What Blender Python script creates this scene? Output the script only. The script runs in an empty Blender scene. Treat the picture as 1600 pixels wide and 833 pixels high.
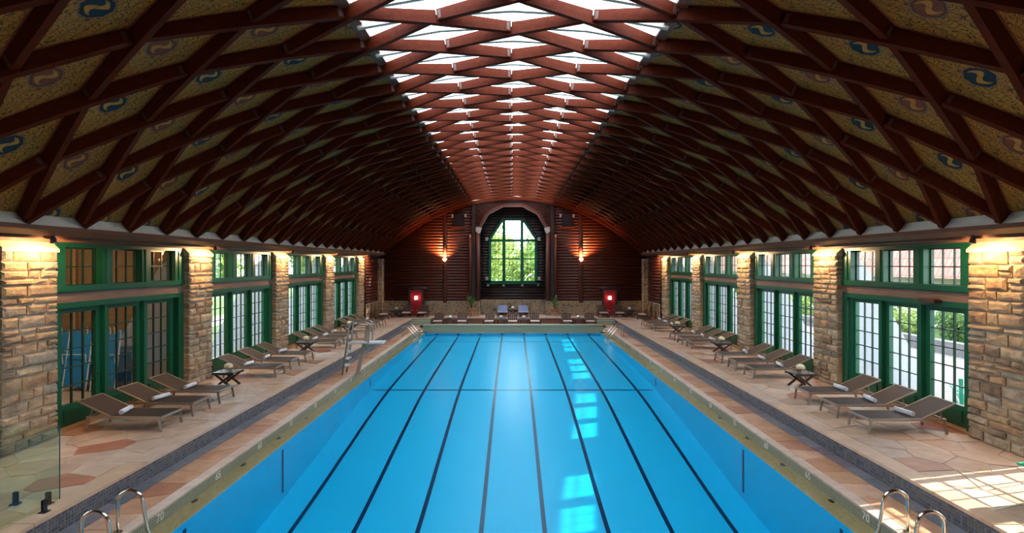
import bpy, math, random
from mathutils import Vector, Matrix
PI = math.pi
random.seed(7)
scene = bpy.context.scene
COL = scene.collection

# ------------------------------------------------------------------ camera, world, sun, exposure
EYE = 3.7
FPX = 807.0
cam_data = bpy.data.cameras.new('camera')
cam_data.sensor_width = 36.0
cam_data.lens = FPX / 1600.0 * 36.0
cam_data.shift_x = -1.5 / 1600.0
cam_data.shift_y = -4.5 / 1600.0
cam_data.clip_end = 400
cam = bpy.data.objects.new('camera', cam_data)
COL.objects.link(cam)
cam.location = (0, 0, EYE)
cam.rotation_euler = (PI / 2, 0, 0)
scene.camera = cam

SKY_STRENGTH = 4.2
SUN_STRENGTH = 9.0
LAMP = 1.6
EXPOSURE = 1.2
world = bpy.data.worlds.new('sky')
scene.world = world
world.use_nodes = True
wn = world.node_tree.nodes
wn['Background'].inputs[0].default_value = (0.80, 0.90, 1.0, 1)
wn['Background'].inputs[1].default_value = SKY_STRENGTH

sun_data = bpy.data.lights.new('sun', 'SUN')
sun_data.energy = SUN_STRENGTH
sun_data.angle = 0.012
sun_data.color = (1.0, 0.93, 0.80)
sun = bpy.data.objects.new('sun', sun_data)
COL.objects.link(sun)
sun.rotation_euler = Vector((-7.8, -1.75, -4.95)).to_track_quat('-Z', 'Y').to_euler()

vs = scene.view_settings
vs.view_transform = 'Standard'
vs.look = 'None'
vs.gamma = 1.0
vs.exposure = EXPOSURE
vs.use_curve_mapping = False
scene.cycles.use_denoising = True
scene.cycles.max_bounces = 10
scene.cycles.diffuse_bounces = 5
scene.cycles.transparent_max_bounces = 24
scene.cycles.caustics_reflective = False
scene.cycles.caustics_refractive = False
scene.cycles.sample_clamp_indirect = 6.0

def portal(loc, rot, sx, sy):
    d = bpy.data.lights.new('window_portal', 'AREA')
    d.shape = 'RECTANGLE'; d.size = sx; d.size_y = sy; d.energy = 0
    d.cycles.is_portal = True
    o = bpy.data.objects.new('window_portal', d); COL.objects.link(o)
    o.location = loc; o.rotation_euler = rot
portal((0, 15.5, 8.35), (0, 0, 0), 5.2, 37)
for sx in (-1, 1):
    portal((sx * 9.45, 18.0, 2.2), (0, sx * PI / 2, 0), 3.9, 27.0)
portal((0, 34.95, 4.6), (-PI / 2, 0, 0), 3.2, 4.4)

# ------------------------------------------------------------------ helpers
def link(o, parent=None):
    COL.objects.link(o)
    if parent is not None:
        o.parent = parent
    return o

def tag(o, label=None, cat=None, group=None, kind=None):
    if label: o['label'] = label
    if cat: o['category'] = cat
    if group: o['group'] = group
    if kind: o['kind'] = kind
    return o

def empty(name, loc=(0, 0, 0), rz=0, parent=None):
    o = bpy.data.objects.new(name, None)
    o.empty_display_size = 0.1
    link(o, parent)
    o.location = loc; o.rotation_euler = (0, 0, rz)
    return o

def struct(name, label=None):
    o = empty(name); o['kind'] = 'structure'
    if label: o['label'] = label
    return o

def copy_tree(o, parent=None):
    c = o.copy(); COL.objects.link(c); c.parent = parent
    for ch in o.children:
        copy_tree(ch, c)
    return c

def inst(mesh, name, parent=None, loc=(0, 0, 0), rot=(0, 0, 0), scale=None):
    o = bpy.data.objects.new(name, mesh)
    link(o, parent); o.location = loc; o.rotation_euler = rot
    if scale: o.scale = scale
    return o

class MB:
    def __init__(s):
        s.v = []; s.f = []
    def add(s, vs, fs):
        b = len(s.v)
        s.v.extend(tuple(p) for p in vs)
        s.f.extend(tuple(i + b for i in f) for f in fs)
        return s
    def box(s, x0, x1, y0, y1, z0, z1):
        if x0 > x1: x0, x1 = x1, x0
        if y0 > y1: y0, y1 = y1, y0
        if z0 > z1: z0, z1 = z1, z0
        return s.add([(x0,y0,z0),(x1,y0,z0),(x1,y1,z0),(x0,y1,z0),(x0,y0,z1),(x1,y0,z1),(x1,y1,z1),(x0,y1,z1)],
                     [(0,3,2,1),(4,5,6,7),(0,1,5,4),(1,2,6,5),(2,3,7,6),(3,0,4,7)])
    def bar(s, p, q, w, h, up=(0, 0, 1)):
        p = Vector(p); q = Vector(q); d = (q - p).normalized(); u = Vector(up)
        sd = d.cross(u)
        if sd.length < 1e-4: sd = d.cross(Vector((1, 0, 0)))
        sd.normalize(); u = sd.cross(d).normalized()
        a = sd * w / 2; b = u * h / 2
        return s.add([p-a-b, p+a-b, p+a+b, p-a+b, q-a-b, q+a-b, q+a+b, q-a+b],
                     [(0,1,2,3),(7,6,5,4),(4,5,1,0),(5,6,2,1),(6,7,3,2),(7,4,0,3)])
    def tube(s, pts, r, n=8, caps=True):
        pts = [Vector(p) for p in pts]
        rs = r if isinstance(r, (list, tuple)) else [r] * len(pts)
        b = len(s.v); ref = None
        for i, p in enumerate(pts):
            if i == 0: d = pts[1] - pts[0]
            elif i == len(pts) - 1: d = pts[-1] - pts[-2]
            else: d = (pts[i+1] - p).normalized() + (p - pts[i-1]).normalized()
            d.normalize()
            if ref is None:
                ref = Vector((0, 0, 1)) if abs(d.z) < 0.9 else Vector((1, 0, 0))
            a = d.cross(ref)
            if a.length < 1e-5: a = d.cross(Vector((0, 1, 0.3)))
            a.normalize(); c = a.cross(d).normalized(); ref = c
            for k in range(n):
                t = 2 * PI * k / n
                s.v.append(tuple(p + (a * math.cos(t) + c * math.sin(t)) * rs[i]))
        for i in range(len(pts) - 1):
            for k in range(n):
                k2 = (k + 1) % n
                s.f.append((b+i*n+k, b+i*n+k2, b+(i+1)*n+k2, b+(i+1)*n+k))
        if caps:
            s.f.append(tuple(b + k for k in reversed(range(n))))
            s.f.append(tuple(b + (len(pts)-1)*n + k for k in range(n)))
        return s
    def lathe(s, prof, n=16, c=(0, 0, 0)):
        b = len(s.v); m = len(prof)
        for (r, z) in prof:
            for k in range(n):
                t = 2 * PI * k / n
                s.v.append((c[0] + r * math.cos(t), c[1] + r * math.sin(t), c[2] + z))
        for i in range(m - 1):
            for k in range(n):
                k2 = (k + 1) % n
                s.f.append((b+i*n+k, b+i*n+k2, b+(i+1)*n+k2, b+(i+1)*n+k))
        s.f.append(tuple(b + k for k in reversed(range(n))))
        s.f.append(tuple(b + (m-1)*n + k for k in range(n)))
        return s
    def prism(s, poly, fn0, fn1):
        """poly: list of 2D points; fn0/fn1 map a 2D point to the two end faces."""
        n = len(poly); b = len(s.v)
        s.v.extend(tuple(fn0(p)) for p in poly); s.v.extend(tuple(fn1(p)) for p in poly)
        s.f.append(tuple(b + i for i in range(n)))
        s.f.append(tuple(b + n + i for i in reversed(range(n))))
        for i in range(n):
            j = (i + 1) % n
            s.f.append((b+j, b+i, b+n+i, b+n+j))
        return s
    def mesh(s, name, mat, smooth=False):
        me = bpy.data.meshes.new(name)
        me.from_pydata(s.v, [], s.f)
        me.materials.append(mat)
        me.update()
        fix_normals(me)
        if smooth:
            me.polygons.foreach_set('use_smooth', [True] * len(me.polygons))
        return me
    def build(s, name, mat, parent=None, smooth=False, loc=(0, 0, 0), rot=(0, 0, 0)):
        return inst(s.mesh(name, mat, smooth), name, parent, loc, rot)

import bmesh
def fix_normals(me):
    bm = bmesh.new(); bm.from_mesh(me)
    bmesh.ops.recalc_face_normals(bm, faces=bm.faces)
    bm.to_mesh(me); bm.free()

def clip(poly, nx, ny, d):
    """keep points with nx*x+ny*y <= d"""
    out = []
    n = len(poly)
    for i in range(n):
        a = poly[i]; b = poly[(i + 1) % n]
        da = nx*a[0] + ny*a[1] - d; db = nx*b[0] + ny*b[1] - d
        if da <= 0: out.append(a)
        if (da < 0 < db) or (db < 0 < da):
            t = da / (da - db)
            out.append((a[0] + (b[0]-a[0])*t, a[1] + (b[1]-a[1])*t))
    return out

def voronoi(x0, x1, y0, y1, sx, sy, rng, gap, jit=0.42):
    nx = max(1, round((x1-x0)/sx)); ny = max(1, round((y1-y0)/sy))
    dx = (x1-x0)/nx; dy = (y1-y0)/ny
    P = {}
    for i in range(nx):
        for j in range(ny):
            P[i, j] = (x0 + dx*(i+.5+rng.uniform(-jit, jit)), y0 + dy*(j+.5+rng.uniform(-jit, jit)))
    out = []
    for (i, j), p in P.items():
        poly = [(x0+gap, y0+gap), (x1-gap, y0+gap), (x1-gap, y1-gap), (x0+gap, y1-gap)]
        for a in range(-2, 3):
            for b in range(-2, 3):
                q = P.get((i+a, j+b))
                if q is None or (a == 0 and b == 0): continue
                nxx = q[0]-p[0]; nyy = q[1]-p[1]; L = math.hypot(nxx, nyy)
                if L < 1e-6: continue
                nxx /= L; nyy /= L
                poly = clip(poly, nxx, nyy, nxx*(p[0]+q[0])/2 + nyy*(p[1]+q[1])/2 - gap)
                if len(poly) < 3: break
            if len(poly) < 3: break
        if len(poly) >= 3:
            out.append(poly)
    return out

# ------------------------------------------------------------------ materials
class NT:
    def __init__(s, name):
        s.m = bpy.data.materials.new(name); s.m.use_nodes = True
        s.t = s.m.node_tree; s.n = s.t.nodes
        s.bsdf = s.n['Principled BSDF']; s.out = s.n['Material Output']
    def new(s, t, **kw):
        nd = s.n.new(t)
        for k, v in kw.items(): setattr(nd, k, v)
        return nd
    def set(s, sock, v):
        if hasattr(v, 'is_linked') or isinstance(v, bpy.types.NodeSocket): s.t.links.new(v, sock)
        elif isinstance(v, (tuple, list)) and len(v) == 3 and sock.type == 'RGBA': sock.default_value = (*v, 1)
        else: sock.default_value = v
    def math(s, op, a, b=None, c=None, clamp=False):
        nd = s.new('ShaderNodeMath', operation=op, use_clamp=clamp)
        s.set(nd.inputs[0], a)
        if b is not None: s.set(nd.inputs[1], b)
        if c is not None: s.set(nd.inputs[2], c)
        return nd.outputs[0]
    def mix(s, fac, a, b, mode='MIX'):
        nd = s.new('ShaderNodeMix', data_type='RGBA', blend_type=mode)
        s.set(nd.inputs[0], fac); s.set(nd.inputs[6], a); s.set(nd.inputs[7], b)
        return nd.outputs[2]
    def coord(s, kind='Object', scale=(1, 1, 1)):
        tc = s.new('ShaderNodeTexCoord'); mp = s.new('ShaderNodeMapping')
        s.t.links.new(tc.outputs[kind], mp.inputs[0]); mp.inputs[3].default_value = scale
        return mp.outputs[0]
    def noise(s, vec, scale, detail=4, rough=.55, dist=0):
        nd = s.new('ShaderNodeTexNoise'); s.t.links.new(vec, nd.inputs['Vector'])
        nd.inputs['Scale'].default_value = scale; nd.inputs['Detail'].default_value = detail
        nd.inputs['Roughness'].default_value = rough; nd.inputs['Distortion'].default_value = dist
        return nd.outputs['Fac']
    def ramp(s, fac, stops, interp='LINEAR'):
        nd = s.new('ShaderNodeValToRGB'); s.t.links.new(fac, nd.inputs[0])
        cr = nd.color_ramp; cr.interpolation = interp
        while len(cr.elements) < len(stops): cr.elements.new(0.5)
        for e, (p, c) in zip(cr.elements, stops):
            e.position = p; e.color = (*c, 1) if len(c) == 3 else c
        return nd.outputs[0]
    def bump(s, h, strength=.3, dist=.02, normal=None):
        nd = s.new('ShaderNodeBump'); nd.inputs['Strength'].default_value = strength
        nd.inputs['Distance'].default_value = dist; s.t.links.new(h, nd.inputs['Height'])
        if normal is not None: s.t.links.new(normal, nd.inputs['Normal'])
        return nd.outputs[0]
    def done(s, color=None, rough=None, metal=0, normal=None, spec=None):
        b = s.bsdf
        if color is not None: s.set(b.inputs['Base Color'], color)
        if rough is not None: s.set(b.inputs['Roughness'], rough)
        b.inputs['Metallic'].default_value = metal
        if spec is not None: b.inputs['Specular IOR Level'].default_value = spec
        if normal is not None: s.t.links.new(normal, b.inputs['Normal'])
        return s.m

def rand_val(N):
    oi = N.new('ShaderNodeObjectInfo'); ge = N.new('ShaderNodeNewGeometry')
    a = N.math('ADD', N.math('MULTIPLY', oi.outputs['Random'], 7.31), N.math('MULTIPLY', ge.outputs['Random Per Island'], 5.17))
    return N.math('FRACT', a)

def plain(name, col, rough=.5, metal=0, var=.25, nscale=6, bump=0, bscale=30, stretch=(1, 1, 1), spec=None):
    N = NT(name); v = N.coord('Object', stretch)
    n = N.noise(v, nscale)
    c = N.mix(n, tuple(x*(1-var) for x in col), tuple(min(1, x*(1+var)) for x in col))
    nm = N.bump(N.noise(v, bscale, 5), bump, .02) if bump else None
    return N.done(c, rough, metal, nm, spec)

def varied(name, stops, rough=.8, nscale=7, namt=.5, bump=.5, bscale=14, bdist=.03, bright=1.0):
    N = NT(name); v = N.coord('Object')
    r = rand_val(N)
    base = N.ramp(r, [(p, tuple(x*bright for x in c)) for p, c in stops])
    n = N.noise(v, nscale, 5, .6)
    k = N.ramp(n, [(.25, (1-namt,)*3), (.75, (1+namt*.35,)*3)])
    c = N.mix(1.0, base, k, 'MULTIPLY')
    nm = N.bump(N.noise(v, bscale, 6, .65), bump, bdist)
    return N.done(c, rough, 0, nm, .25)

M = {}
M['mortar'] = plain('mortar', (.60, .52, .40), .9, bump=.4, bscale=40)
M['stone'] = varied('stone', [(0, (.40, .29, .18)), (.2, (.55, .40, .24)), (.4, (.33, .24, .17)), (.58, (.60, .46, .29)), (.75, (.42, .36, .28)), (.9, (.58, .36, .19)), (1, (.30, .20, .13))], .85, 5, .55, .8, 11, .05)
M['wain'] = varied('rubble_stone', [(0, (.34, .22, .12)), (.3, (.46, .30, .15)), (.6, (.24, .16, .10)), (.85, (.42, .33, .22)), (1, (.18, .11, .07))], .85, 6, .5, .7, 12, .04)
M['flag'] = varied('flagstone', [(0, (.63, .40, .26)), (.22, (.71, .50, .36)), (.42, (.59, .35, .22)), (.56, (.72, .56, .43)), (.70, (.56, .38, .28)), (.82, (.66, .38, .20)), (.90, (.46, .16, .10)), (.95, (.44, .14, .09)), (1, (.60, .40, .26))], .42, 3, .30, .25, 9, .012)
M['flagjoint'] = plain('flag_joint', (.52, .40, .30), .85, bump=.3)
M['nosing'] = varied('edge_stone', [(0, (.62, .40, .25)), (.5, (.68, .46, .31)), (1, (.60, .43, .33))], .4, 3, .25, .2, 9, .01)
M['walk'] = varied('walk_stone', [(0, (.60, .33, .19)), (.3, (.52, .25, .13)), (.6, (.66, .39, .25)), (.85, (.44, .19, .11)), (1, (.62, .38, .26))], .40, 4, .3, .3, 10, .012)
M['slate'] = varied('slate', [(0, (.16, .16, .18)), (.4, (.24, .23, .24)), (.65, (.20, .13, .15)), (1, (.28, .27, .27))], .3, 5, .35, .3, 10, .012)
M['coping'] = varied('coping_stone', [(0, (.62, .45, .34)), (.5, (.66, .50, .40)), (1, (.58, .41, .31))], .5, 5, .25, .25, 14, .01)
M['tile'] = varied('mosaic_tile', [(0, (.09, .09, .11)), (.4, (.14, .14, .16)), (.7, (.18, .17, .17)), (.9, (.16, .14, .10)), (1, (.10, .12, .16))], .25, 30, .2, .05, 30, .004)
M['grout'] = plain('grout', (.34, .33, .32), .8)
M['red_riser'] = plain('riser_stone', (.20, .11, .08), .5, var=.4)

def wood(name, col, rough=.45, axis=0, var=.45, bump=.15, spec=.3):
    st = [9, 9, 9]; st[axis] = .8
    return plain(name, col, rough, 0, var, 3.0, bump, 5, tuple(st), spec)
M['beam'] = wood('beam_wood', (.085, .0155, .006), .5, 0, spec=.05)
M['log'] = wood('log_wood', (.085, .019, .010), .45, 0)
M['dark_log'] = wood('dark_log_wood', (.035, .020, .017), .5, 0)
M['post'] = wood('post_wood', (.11, .032, .018), .45, 2)
M['plate'] = wood('plate_wood', (.17, .075, .045), .45, 1)
M['band'] = wood('weathered_wood', (.22, .13, .09), .55, 1, .5)
M['sillwood'] = wood('sill_wood', (.45, .25, .11), .45, 1)
M['cream'] = plain('cream_board', (.62, .55, .45), .6, var=.15)
M['green'] = plain('green_paint', (.004, .088, .037), .38, var=.12, nscale=3, bump=.03)
M['muntin'] = plain('muntin_paint', (.010, .045, .025), .4, var=.1)
M['chair_wood'] = wood('dark_chair_wood', (.085, .045, .030), .5, 2)
M['table_wood'] = plain('table_wood', (.045, .030, .025), .35, var=.3)
M['sling'] = plain('sling_fabric', (.052, .031, .023), .6, var=.15, nscale=40, bump=.2, bscale=180)
M['metal'] = plain('frame_metal', (.42, .35, .28), .35, .7, .1)
M['chrome'] = plain('stainless_steel', (.70, .62, .52), .18, 1.0, .05)
M['black'] = plain('black_metal', (.02, .02, .022), .4, .3, .1)
M['towel'] = plain('towel_white', (.78, .78, .82), .9, var=.08, nscale=30, bump=.4, bscale=120)
M['cushion'] = plain('cushion_cloth', (.60, .47, .42), .85, var=.12, nscale=12, bump=.2, bscale=60)
M['petal'] = plain('petal', (.85, .78, .52), .7, var=.15, nscale=30)
M['petal_white'] = plain('white_petal', (.85, .83, .76), .7, var=.1, nscale=30)
M['leaf'] = plain('plant_leaf', (.07, .20, .05), .45, var=.3)
M['terracotta'] = plain('terracotta', (.50, .22, .11), .75, var=.2)
M['red'] = plain('red_paint', (.42, .006, .012), .45, var=.1)
M['white'] = plain('white_paint', (.75, .75, .76), .6, var=.05)
M['stucco'] = plain('buttress_stucco', (.36, .36, .39), .8, var=.06)
M['tread'] = plain('white_board', (.72, .70, .66), .5, var=.08)
M['tan'] = plain('tan_board', (.52, .36, .24), .5, var=.15)
M['blue_sling'] = plain('blue_sling', (.02, .22, .50), .5, var=.15)
M['blue_lounge'] = plain('blue_grey_fabric', (.22, .26, .42), .6, var=.1)
M['chair_green'] = plain('green_plastic', (.03, .34, .20), .4, var=.08)
M['lane'] = plain('lane_tile', (.006, .012, .05), .3, var=.2)
M['pool'] = plain('pool_plaster', (.003, .40, .61), .45, var=.04, nscale=2)
M['number'] = plain('number_tile', (.70, .66, .56), .5, var=.08)
M['roof_out'] = plain('roof_deck', (.10, .07, .05), .8)
M['plaster'] = plain('room_plaster', (.24, .14, .06), .8, var=.15)
M['bracket'] = plain('bracket_metal', (.085, .035, .025), .6, 0, .2)
M['corbel'] = plain('corbel_stone', (.42, .36, .30), .8, var=.2)

def brick_mat(name, c1, c2, mortar, scale, w, h, rough=.35, rot=(0, 0, 0), msize=.06):
    N = NT(name)
    tc = N.new('ShaderNodeTexCoord'); mp = N.new('ShaderNodeMapping')
    N.t.links.new(tc.outputs['Object'], mp.inputs[0]); mp.inputs[2].default_value = rot
    b = N.new('ShaderNodeTexBrick', offset=0.0)
    N.t.links.new(mp.outputs[0], b.inputs['Vector'])
    b.inputs['Color1'].default_value = (*c1, 1); b.inputs['Color2'].default_value = (*c2, 1); b.inputs['Mortar'].default_value = (*mortar, 1)
    b.inputs['Scale'].default_value = scale; b.inputs['Brick Width'].default_value = w; b.inputs['Row Height'].default_value = h
    b.inputs['Mortar Size'].default_value = msize
    nm = N.bump(b.outputs['Fac'], -.3, .004)
    return N.done(b.outputs['Color'], rough, 0, nm)
M['gutter_face'] = brick_mat('gutter_face_tile', (.15, .16, .10), (.22, .21, .13), (.30, .28, .20), 1, .05, .05, .3, (0, PI/2, 0), .006)
M['gutter'] = brick_mat('gutter_ledge_tile', (.22, .165, .05), (.29, .22, .08), (.28, .24, .13), 1, .05, .05, .2, (0, 0, 0), .006)
M['parapet'] = brick_mat('parapet_tile', (.26, .33, .20), (.33, .38, .24), (.40, .42, .32), 1, .05, .05, .3, (PI/2, 0, 0), .006)
M['paver'] = brick_mat('patio_paver', (.17, .145, .13), (.20, .17, .15), (.12, .105, .095), 1, .22, .11, .8, (0, 0, 0), .008)

def glass_mat(name, tint, gloss=1.0, rough=0.0):
    N = NT(name)
    tr = N.new('ShaderNodeBsdfTransparent'); tr.inputs[0].default_value = (*tint, 1)
    gl = N.new('ShaderNodeBsdfGlossy'); gl.inputs['Roughness'].default_value = rough
    lw = N.new('ShaderNodeLayerWeight'); lw.inputs[0].default_value = .5
    f = N.math('MULTIPLY', N.math('ADD', .03, N.math('MULTIPLY', N.math('POWER', lw.outputs['Facing'], 5.0), .9)), gloss, clamp=True)
    mx = N.new('ShaderNodeMixShader')
    N.t.links.new(f, mx.inputs[0]); N.t.links.new(tr.outputs[0], mx.inputs[1]); N.t.links.new(gl.outputs[0], mx.inputs[2])
    N.t.links.new(mx.outputs[0], N.out.inputs[0])
    return N.m
M['glass'] = glass_mat('window_glass', (.93, .95, .95), .7)
def obscured():
    N = NT('skylight_glass')
    v = N.coord('Object'); n = N.noise(v, 3, 4)
    c = N.mix(n, (.54, .60, .68), (.68, .73, .82))
    tl = N.new('ShaderNodeBsdfTranslucent'); N.set(tl.inputs[0], c)
    N.t.links.new(tl.outputs[0], N.out.inputs[0]); return N.m
M['skyglass'] = obscured()
M['fence_glass'] = glass_mat('fence_glass', (.89, .95, .89), 1.0)

def water_mat():
    N = NT('pool_water')
    tr = N.new('ShaderNodeBsdfTransparent'); tr.inputs[0].default_value = (.72, .96, 1.0, 1)
    gl = N.new('ShaderNodeBsdfGlossy'); gl.inputs['Roughness'].default_value = .2
    v = N.coord('Object')
    nm = N.bump(N.noise(v, 2.6, 3, .5), .22, .05)
    N.t.links.new(nm, gl.inputs['Normal'])
    fr = N.new('ShaderNodeFresnel'); fr.inputs[0].default_value = 1.33
    N.t.links.new(nm, fr.inputs['Normal'])
    f = N.math('MULTIPLY', fr.outputs[0], .26, clamp=True)
    mx = N.new('ShaderNodeMixShader')
    N.t.links.new(f, mx.inputs[0]); N.t.links.new(tr.outputs[0], mx.inputs[1]); N.t.links.new(gl.outputs[0], mx.inputs[2])
    N.t.links.new(mx.outputs[0], N.out.inputs[0])
    return N.m
M['water'] = water_mat()

def emit(name, col, st):
    N = NT(name); e = N.new('ShaderNodeEmission')
    e.inputs[0].default_value = (*col, 1); e.inputs[1].default_value = st
    N.t.links.new(e.outputs[0], N.out.inputs[0]); return N.m
M['bulb'] = emit('warm_bulb', (1.0, .62, .25), 7)
M['lantern'] = emit('lantern_glow', (1.0, .93, .80), 5)

def painted_panel(name, ground, medal):
    """stencilled ceiling panel: octagonal medallion with a curled figure, leafy scrolls, board joints (flat print)"""
    N = NT(name)
    tc = N.new('ShaderNodeTexCoord'); sp = N.new('ShaderNodeSeparateXYZ')
    N.t.links.new(tc.outputs['Object'], sp.inputs[0])
    x, y = sp.outputs[0], sp.outputs[1]
    v = N.coord('Object')
    ax = N.math('ABSOLUTE', x); ay = N.math('ABSOLUTE', y)
    ay2 = N.math('MULTIPLY', ay, 1.25)
    octo = N.math('MAXIMUM', N.math('MAXIMUM', ax, ay2), N.math('MULTIPLY', N.math('ADD', ax, ay2), .74))
    # scroll-work
    nz = N.new('ShaderNodeTexNoise'); N.t.links.new(v, nz.inputs['Vector']); nz.inputs['Scale'].default_value = 5.5; nz.inputs['Detail'].default_value = 1.5
    sc = N.math('PINGPONG', N.math('MULTIPLY', nz.outputs['Fac'], 9.0), .5)
    scroll = N.math('LESS_THAN', sc, .10)
    nz2 = N.noise(v, 26, 1, .4)
    leafm = N.math('MULTIPLY', N.math('GREATER_THAN', nz2, .60), N.math('LESS_THAN', sc, .22))
    dark = N.math('MAXIMUM', scroll, leafm)
    mott = N.noise(v, 9, 4)
    g = N.mix(mott, tuple(c*.72 for c in ground), tuple(c*1.2 for c in ground))
    nred = N.math('GREATER_THAN', N.noise(v, 4.0, 1), .60)
    g = N.mix(N.math('MULTIPLY', nred, .45), g, (.30, .10, .04))
    g = N.mix(N.math('MULTIPLY', dark, .85), g, (.035, .045, .02))
    # medallion
    inside = N.math('LESS_THAN', octo, .21)
    rim = N.math('MULTIPLY', N.math('LESS_THAN', octo, .235), N.math('GREATER_THAN', octo, .21))
    inner = N.math('LESS_THAN', octo, .185)
    curve = N.math('MULTIPLY', N.math('SINE', N.math('MULTIPLY', x, 21.0)), .06)
    dd = N.math('ABSOLUTE', N.math('SUBTRACT', y, curve))
    wid = N.math('SUBTRACT', .055, N.math('MULTIPLY', ax, .16))
    fig = N.math('MULTIPLY', N.math('LESS_THAN', dd, wid), N.math('LESS_THAN', ax, .165))
    c = N.mix(rim, g, (.20, .11, .085))
    c = N.mix(inside, c, tuple(m*.55 for m in medal))
    c = N.mix(inner, c, medal)
    c = N.mix(N.math('MULTIPLY', fig, inside), c, tuple(q*1.15 for q in ground))
    # borders towards the diamond edge
    edge = N.math('ADD', N.math('DIVIDE', ax, 1.32), N.math('DIVIDE', ay, .575))
    bd = N.math('GREATER_THAN', edge, .90)
    c = N.mix(bd, c, (.22, .07, .035))
    jt = N.math('LESS_THAN', N.math('PINGPONG', y, .055), .003)
    c = N.mix(jt, c, (.04, .02, .01))
    return N.done(c, .6, 0, None, .2)
OCH = (.42, .20, .035)
M['panel_blue'] = painted_panel('painted_panel_blue', OCH, (.010, .035, .05))
M['panel_red'] = painted_panel('painted_panel_red', (.41, .185, .033), (.20, .06, .035))

# ------------------------------------------------------------------ main dimensions
YF = 33.8                 # far wall
Y0 = -2.0                 # near wall
PX = 8.9                  # pillar face
PLAT = 0.31               # platform level
PE = 6.24                 # platform edge
CW = 5.29                 # coping inner edge
WX = 4.95                 # pool half width
WL = -0.215               # water level
PN, PF = 6.2, 29.08       # pool ends
RB = 11.7; RT = 11.95
ZC = EYE + 4.19 - RB
DT = math.radians(6.5)
ROW = 1.19; ROW0 = 8.29
PIL = [3.79 + 5.2*k for k in range(6)]      # near edges of the stone pillars
PW = 1.12
def arc(theta, r): return (r*math.sin(theta), ZC + r*math.cos(theta))
def roof_z(x, r=RB): return ZC + math.sqrt(max(0, r*r - x*x))
def roof_x(z, r=RB): return math.sqrt(max(0, r*r - (z-ZC)**2))
rng = random.Random(11)

# ------------------------------------------------------------------ floor
fl = struct('floor')
m = MB()
for s in (-1, 1):
    m.box(s*(CW+.004), s*PE, PN-.3, YF+.4, -.35, -.012)          # walkway bed
m.box(-PE, PE, PF+.5, YF+.4, -.35, -.012)
m.box(-9.6, 9.6, Y0, PN-.3, -.35, -.012)
m.build('walkway_bed', M['flagjoint'], fl)
m = MB()
for s in (-1, 1):
    m.box(s*(PE+.012), s*9.6, Y0, YF+.9, -.35, PLAT-.012)
m.build('platform_bed', M['flagjoint'], fl)
m = MB(); m.box(-PE-.02, PE+.02, 31.95, YF+.9, -.35, PLAT-.008)
m.build('far_deck', M['flagjoint'], fl)
# near ground behind the pool edge
def flag(polys, z, th, mat, name, parent, limit=10**6, order=None, tilt=.004):
    polys = sorted(polys, key=order) if order else polys
    rest = MB()
    for i, p in enumerate(polys):
        dz = rng.uniform(-tilt, tilt)
        if i < limit:
            mm = MB(); mm.prism(p, lambda q: (q[0], q[1], z-th), lambda q: (q[0], q[1], z+dz))
            mm.build(name, mat, parent)
        else:
            rest.prism(p, lambda q: (q[0], q[1], z-th), lambda q: (q[0], q[1], z+dz))
    if rest.v:
        o = rest.build(name + '_field', mat, parent); o['kind'] = 'stuff'
near_first = lambda p: sum(q[1] for q in p)/len(p)
for s in (-1, 1):
    r2 = random.Random(5 + s)
    pol = voronoi(PE+.36, 9.05, 6.0, YF, .6, .58, r2, .011)
    flag([[(s*q[0], q[1]) for q in p][::s] for p in pol], PLAT, .03, M['flag'], 'flagstone', fl, 140, near_first)
    y = 5.6
    nos = []
    while y < 31.9:
        L = r2.uniform(.9, 1.5)
        nos.append([(s*PE, y+.004), (s*(PE+.355), y+.004), (s*(PE+.355), min(y+L, 31.95)-.004), (s*PE, min(y+L, 31.95)-.004)]); y += L
    flag(nos, PLAT, .05, M['nosing'], 'edge_slab', fl)
    # walkway: slate band, flagstones, coping
    y = 5.6; sl = []
    while y < 31.9:
        L = r2.uniform(.35, .8)
        sl.append([(s*6.0, y+.005), (s*(PE-.005), y+.005), (s*(PE-.005), min(y+L, 31.95)-.005), (s*6.0, min(y+L, 31.95)-.005)]); y += L
    flag(sl, 0, .02, M['slate'], 'slate_slab', fl, 40, near_first)
    pol = voronoi(5.485, 5.995, 5.6, 31.9, .42, .52, r2, .006, .3)
    flag([[(s*q[0], q[1]) for q in p] for p in pol], 0, .02, M['walk'], 'walkway_stone', fl, 34, near_first)
# far end walkway & deck flagstones
flag(voronoi(-CW, CW, PF+.85, 31.9, .6, .5, random.Random(3), .01), 0, .02, M['walk'], 'walkway_stone', fl, 0)
flag(voronoi(-PE, PE, 31.95, YF+.7, .7, .6, random.Random(4), .01), PLAT, .03, M['flag'], 'flagstone', fl, 0)
# mosaic faced platform walls: small square tiles, real relief
for s in (-1, 1):
    m = MB(); m.box(s*(PE+.006), s*(PE+.05), 5.6, 31.95, -.01, PLAT-.05)
    m.build('riser_bed', M['grout'], fl)
    m = MB(); t = .052
    ny = int((31.95-5.6)/t); nz = 5
    for j in range(ny):
        for k in range(nz):
            ya = 5.6 + j*t + .004; yb = ya + t - .008; za = .002 + k*t + .004; zb = za + t - .008
            x0 = s*(PE+.006); x1 = s*(PE-.001)
            m.add([(x1, ya, za), (x1, yb, za), (x1, yb, zb), (x1, ya, zb), (x0, ya, za), (x0, yb, za), (x0, yb, zb), (x0, ya, zb)],
                  [(0,1,2,3), (4,5,1,0), (5,6,2,1), (6,7,3,2), (7,4,0,3)])
    o = m.build('mosaic_tiles', M['tile'], fl); o['kind'] = 'stuff'
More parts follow.
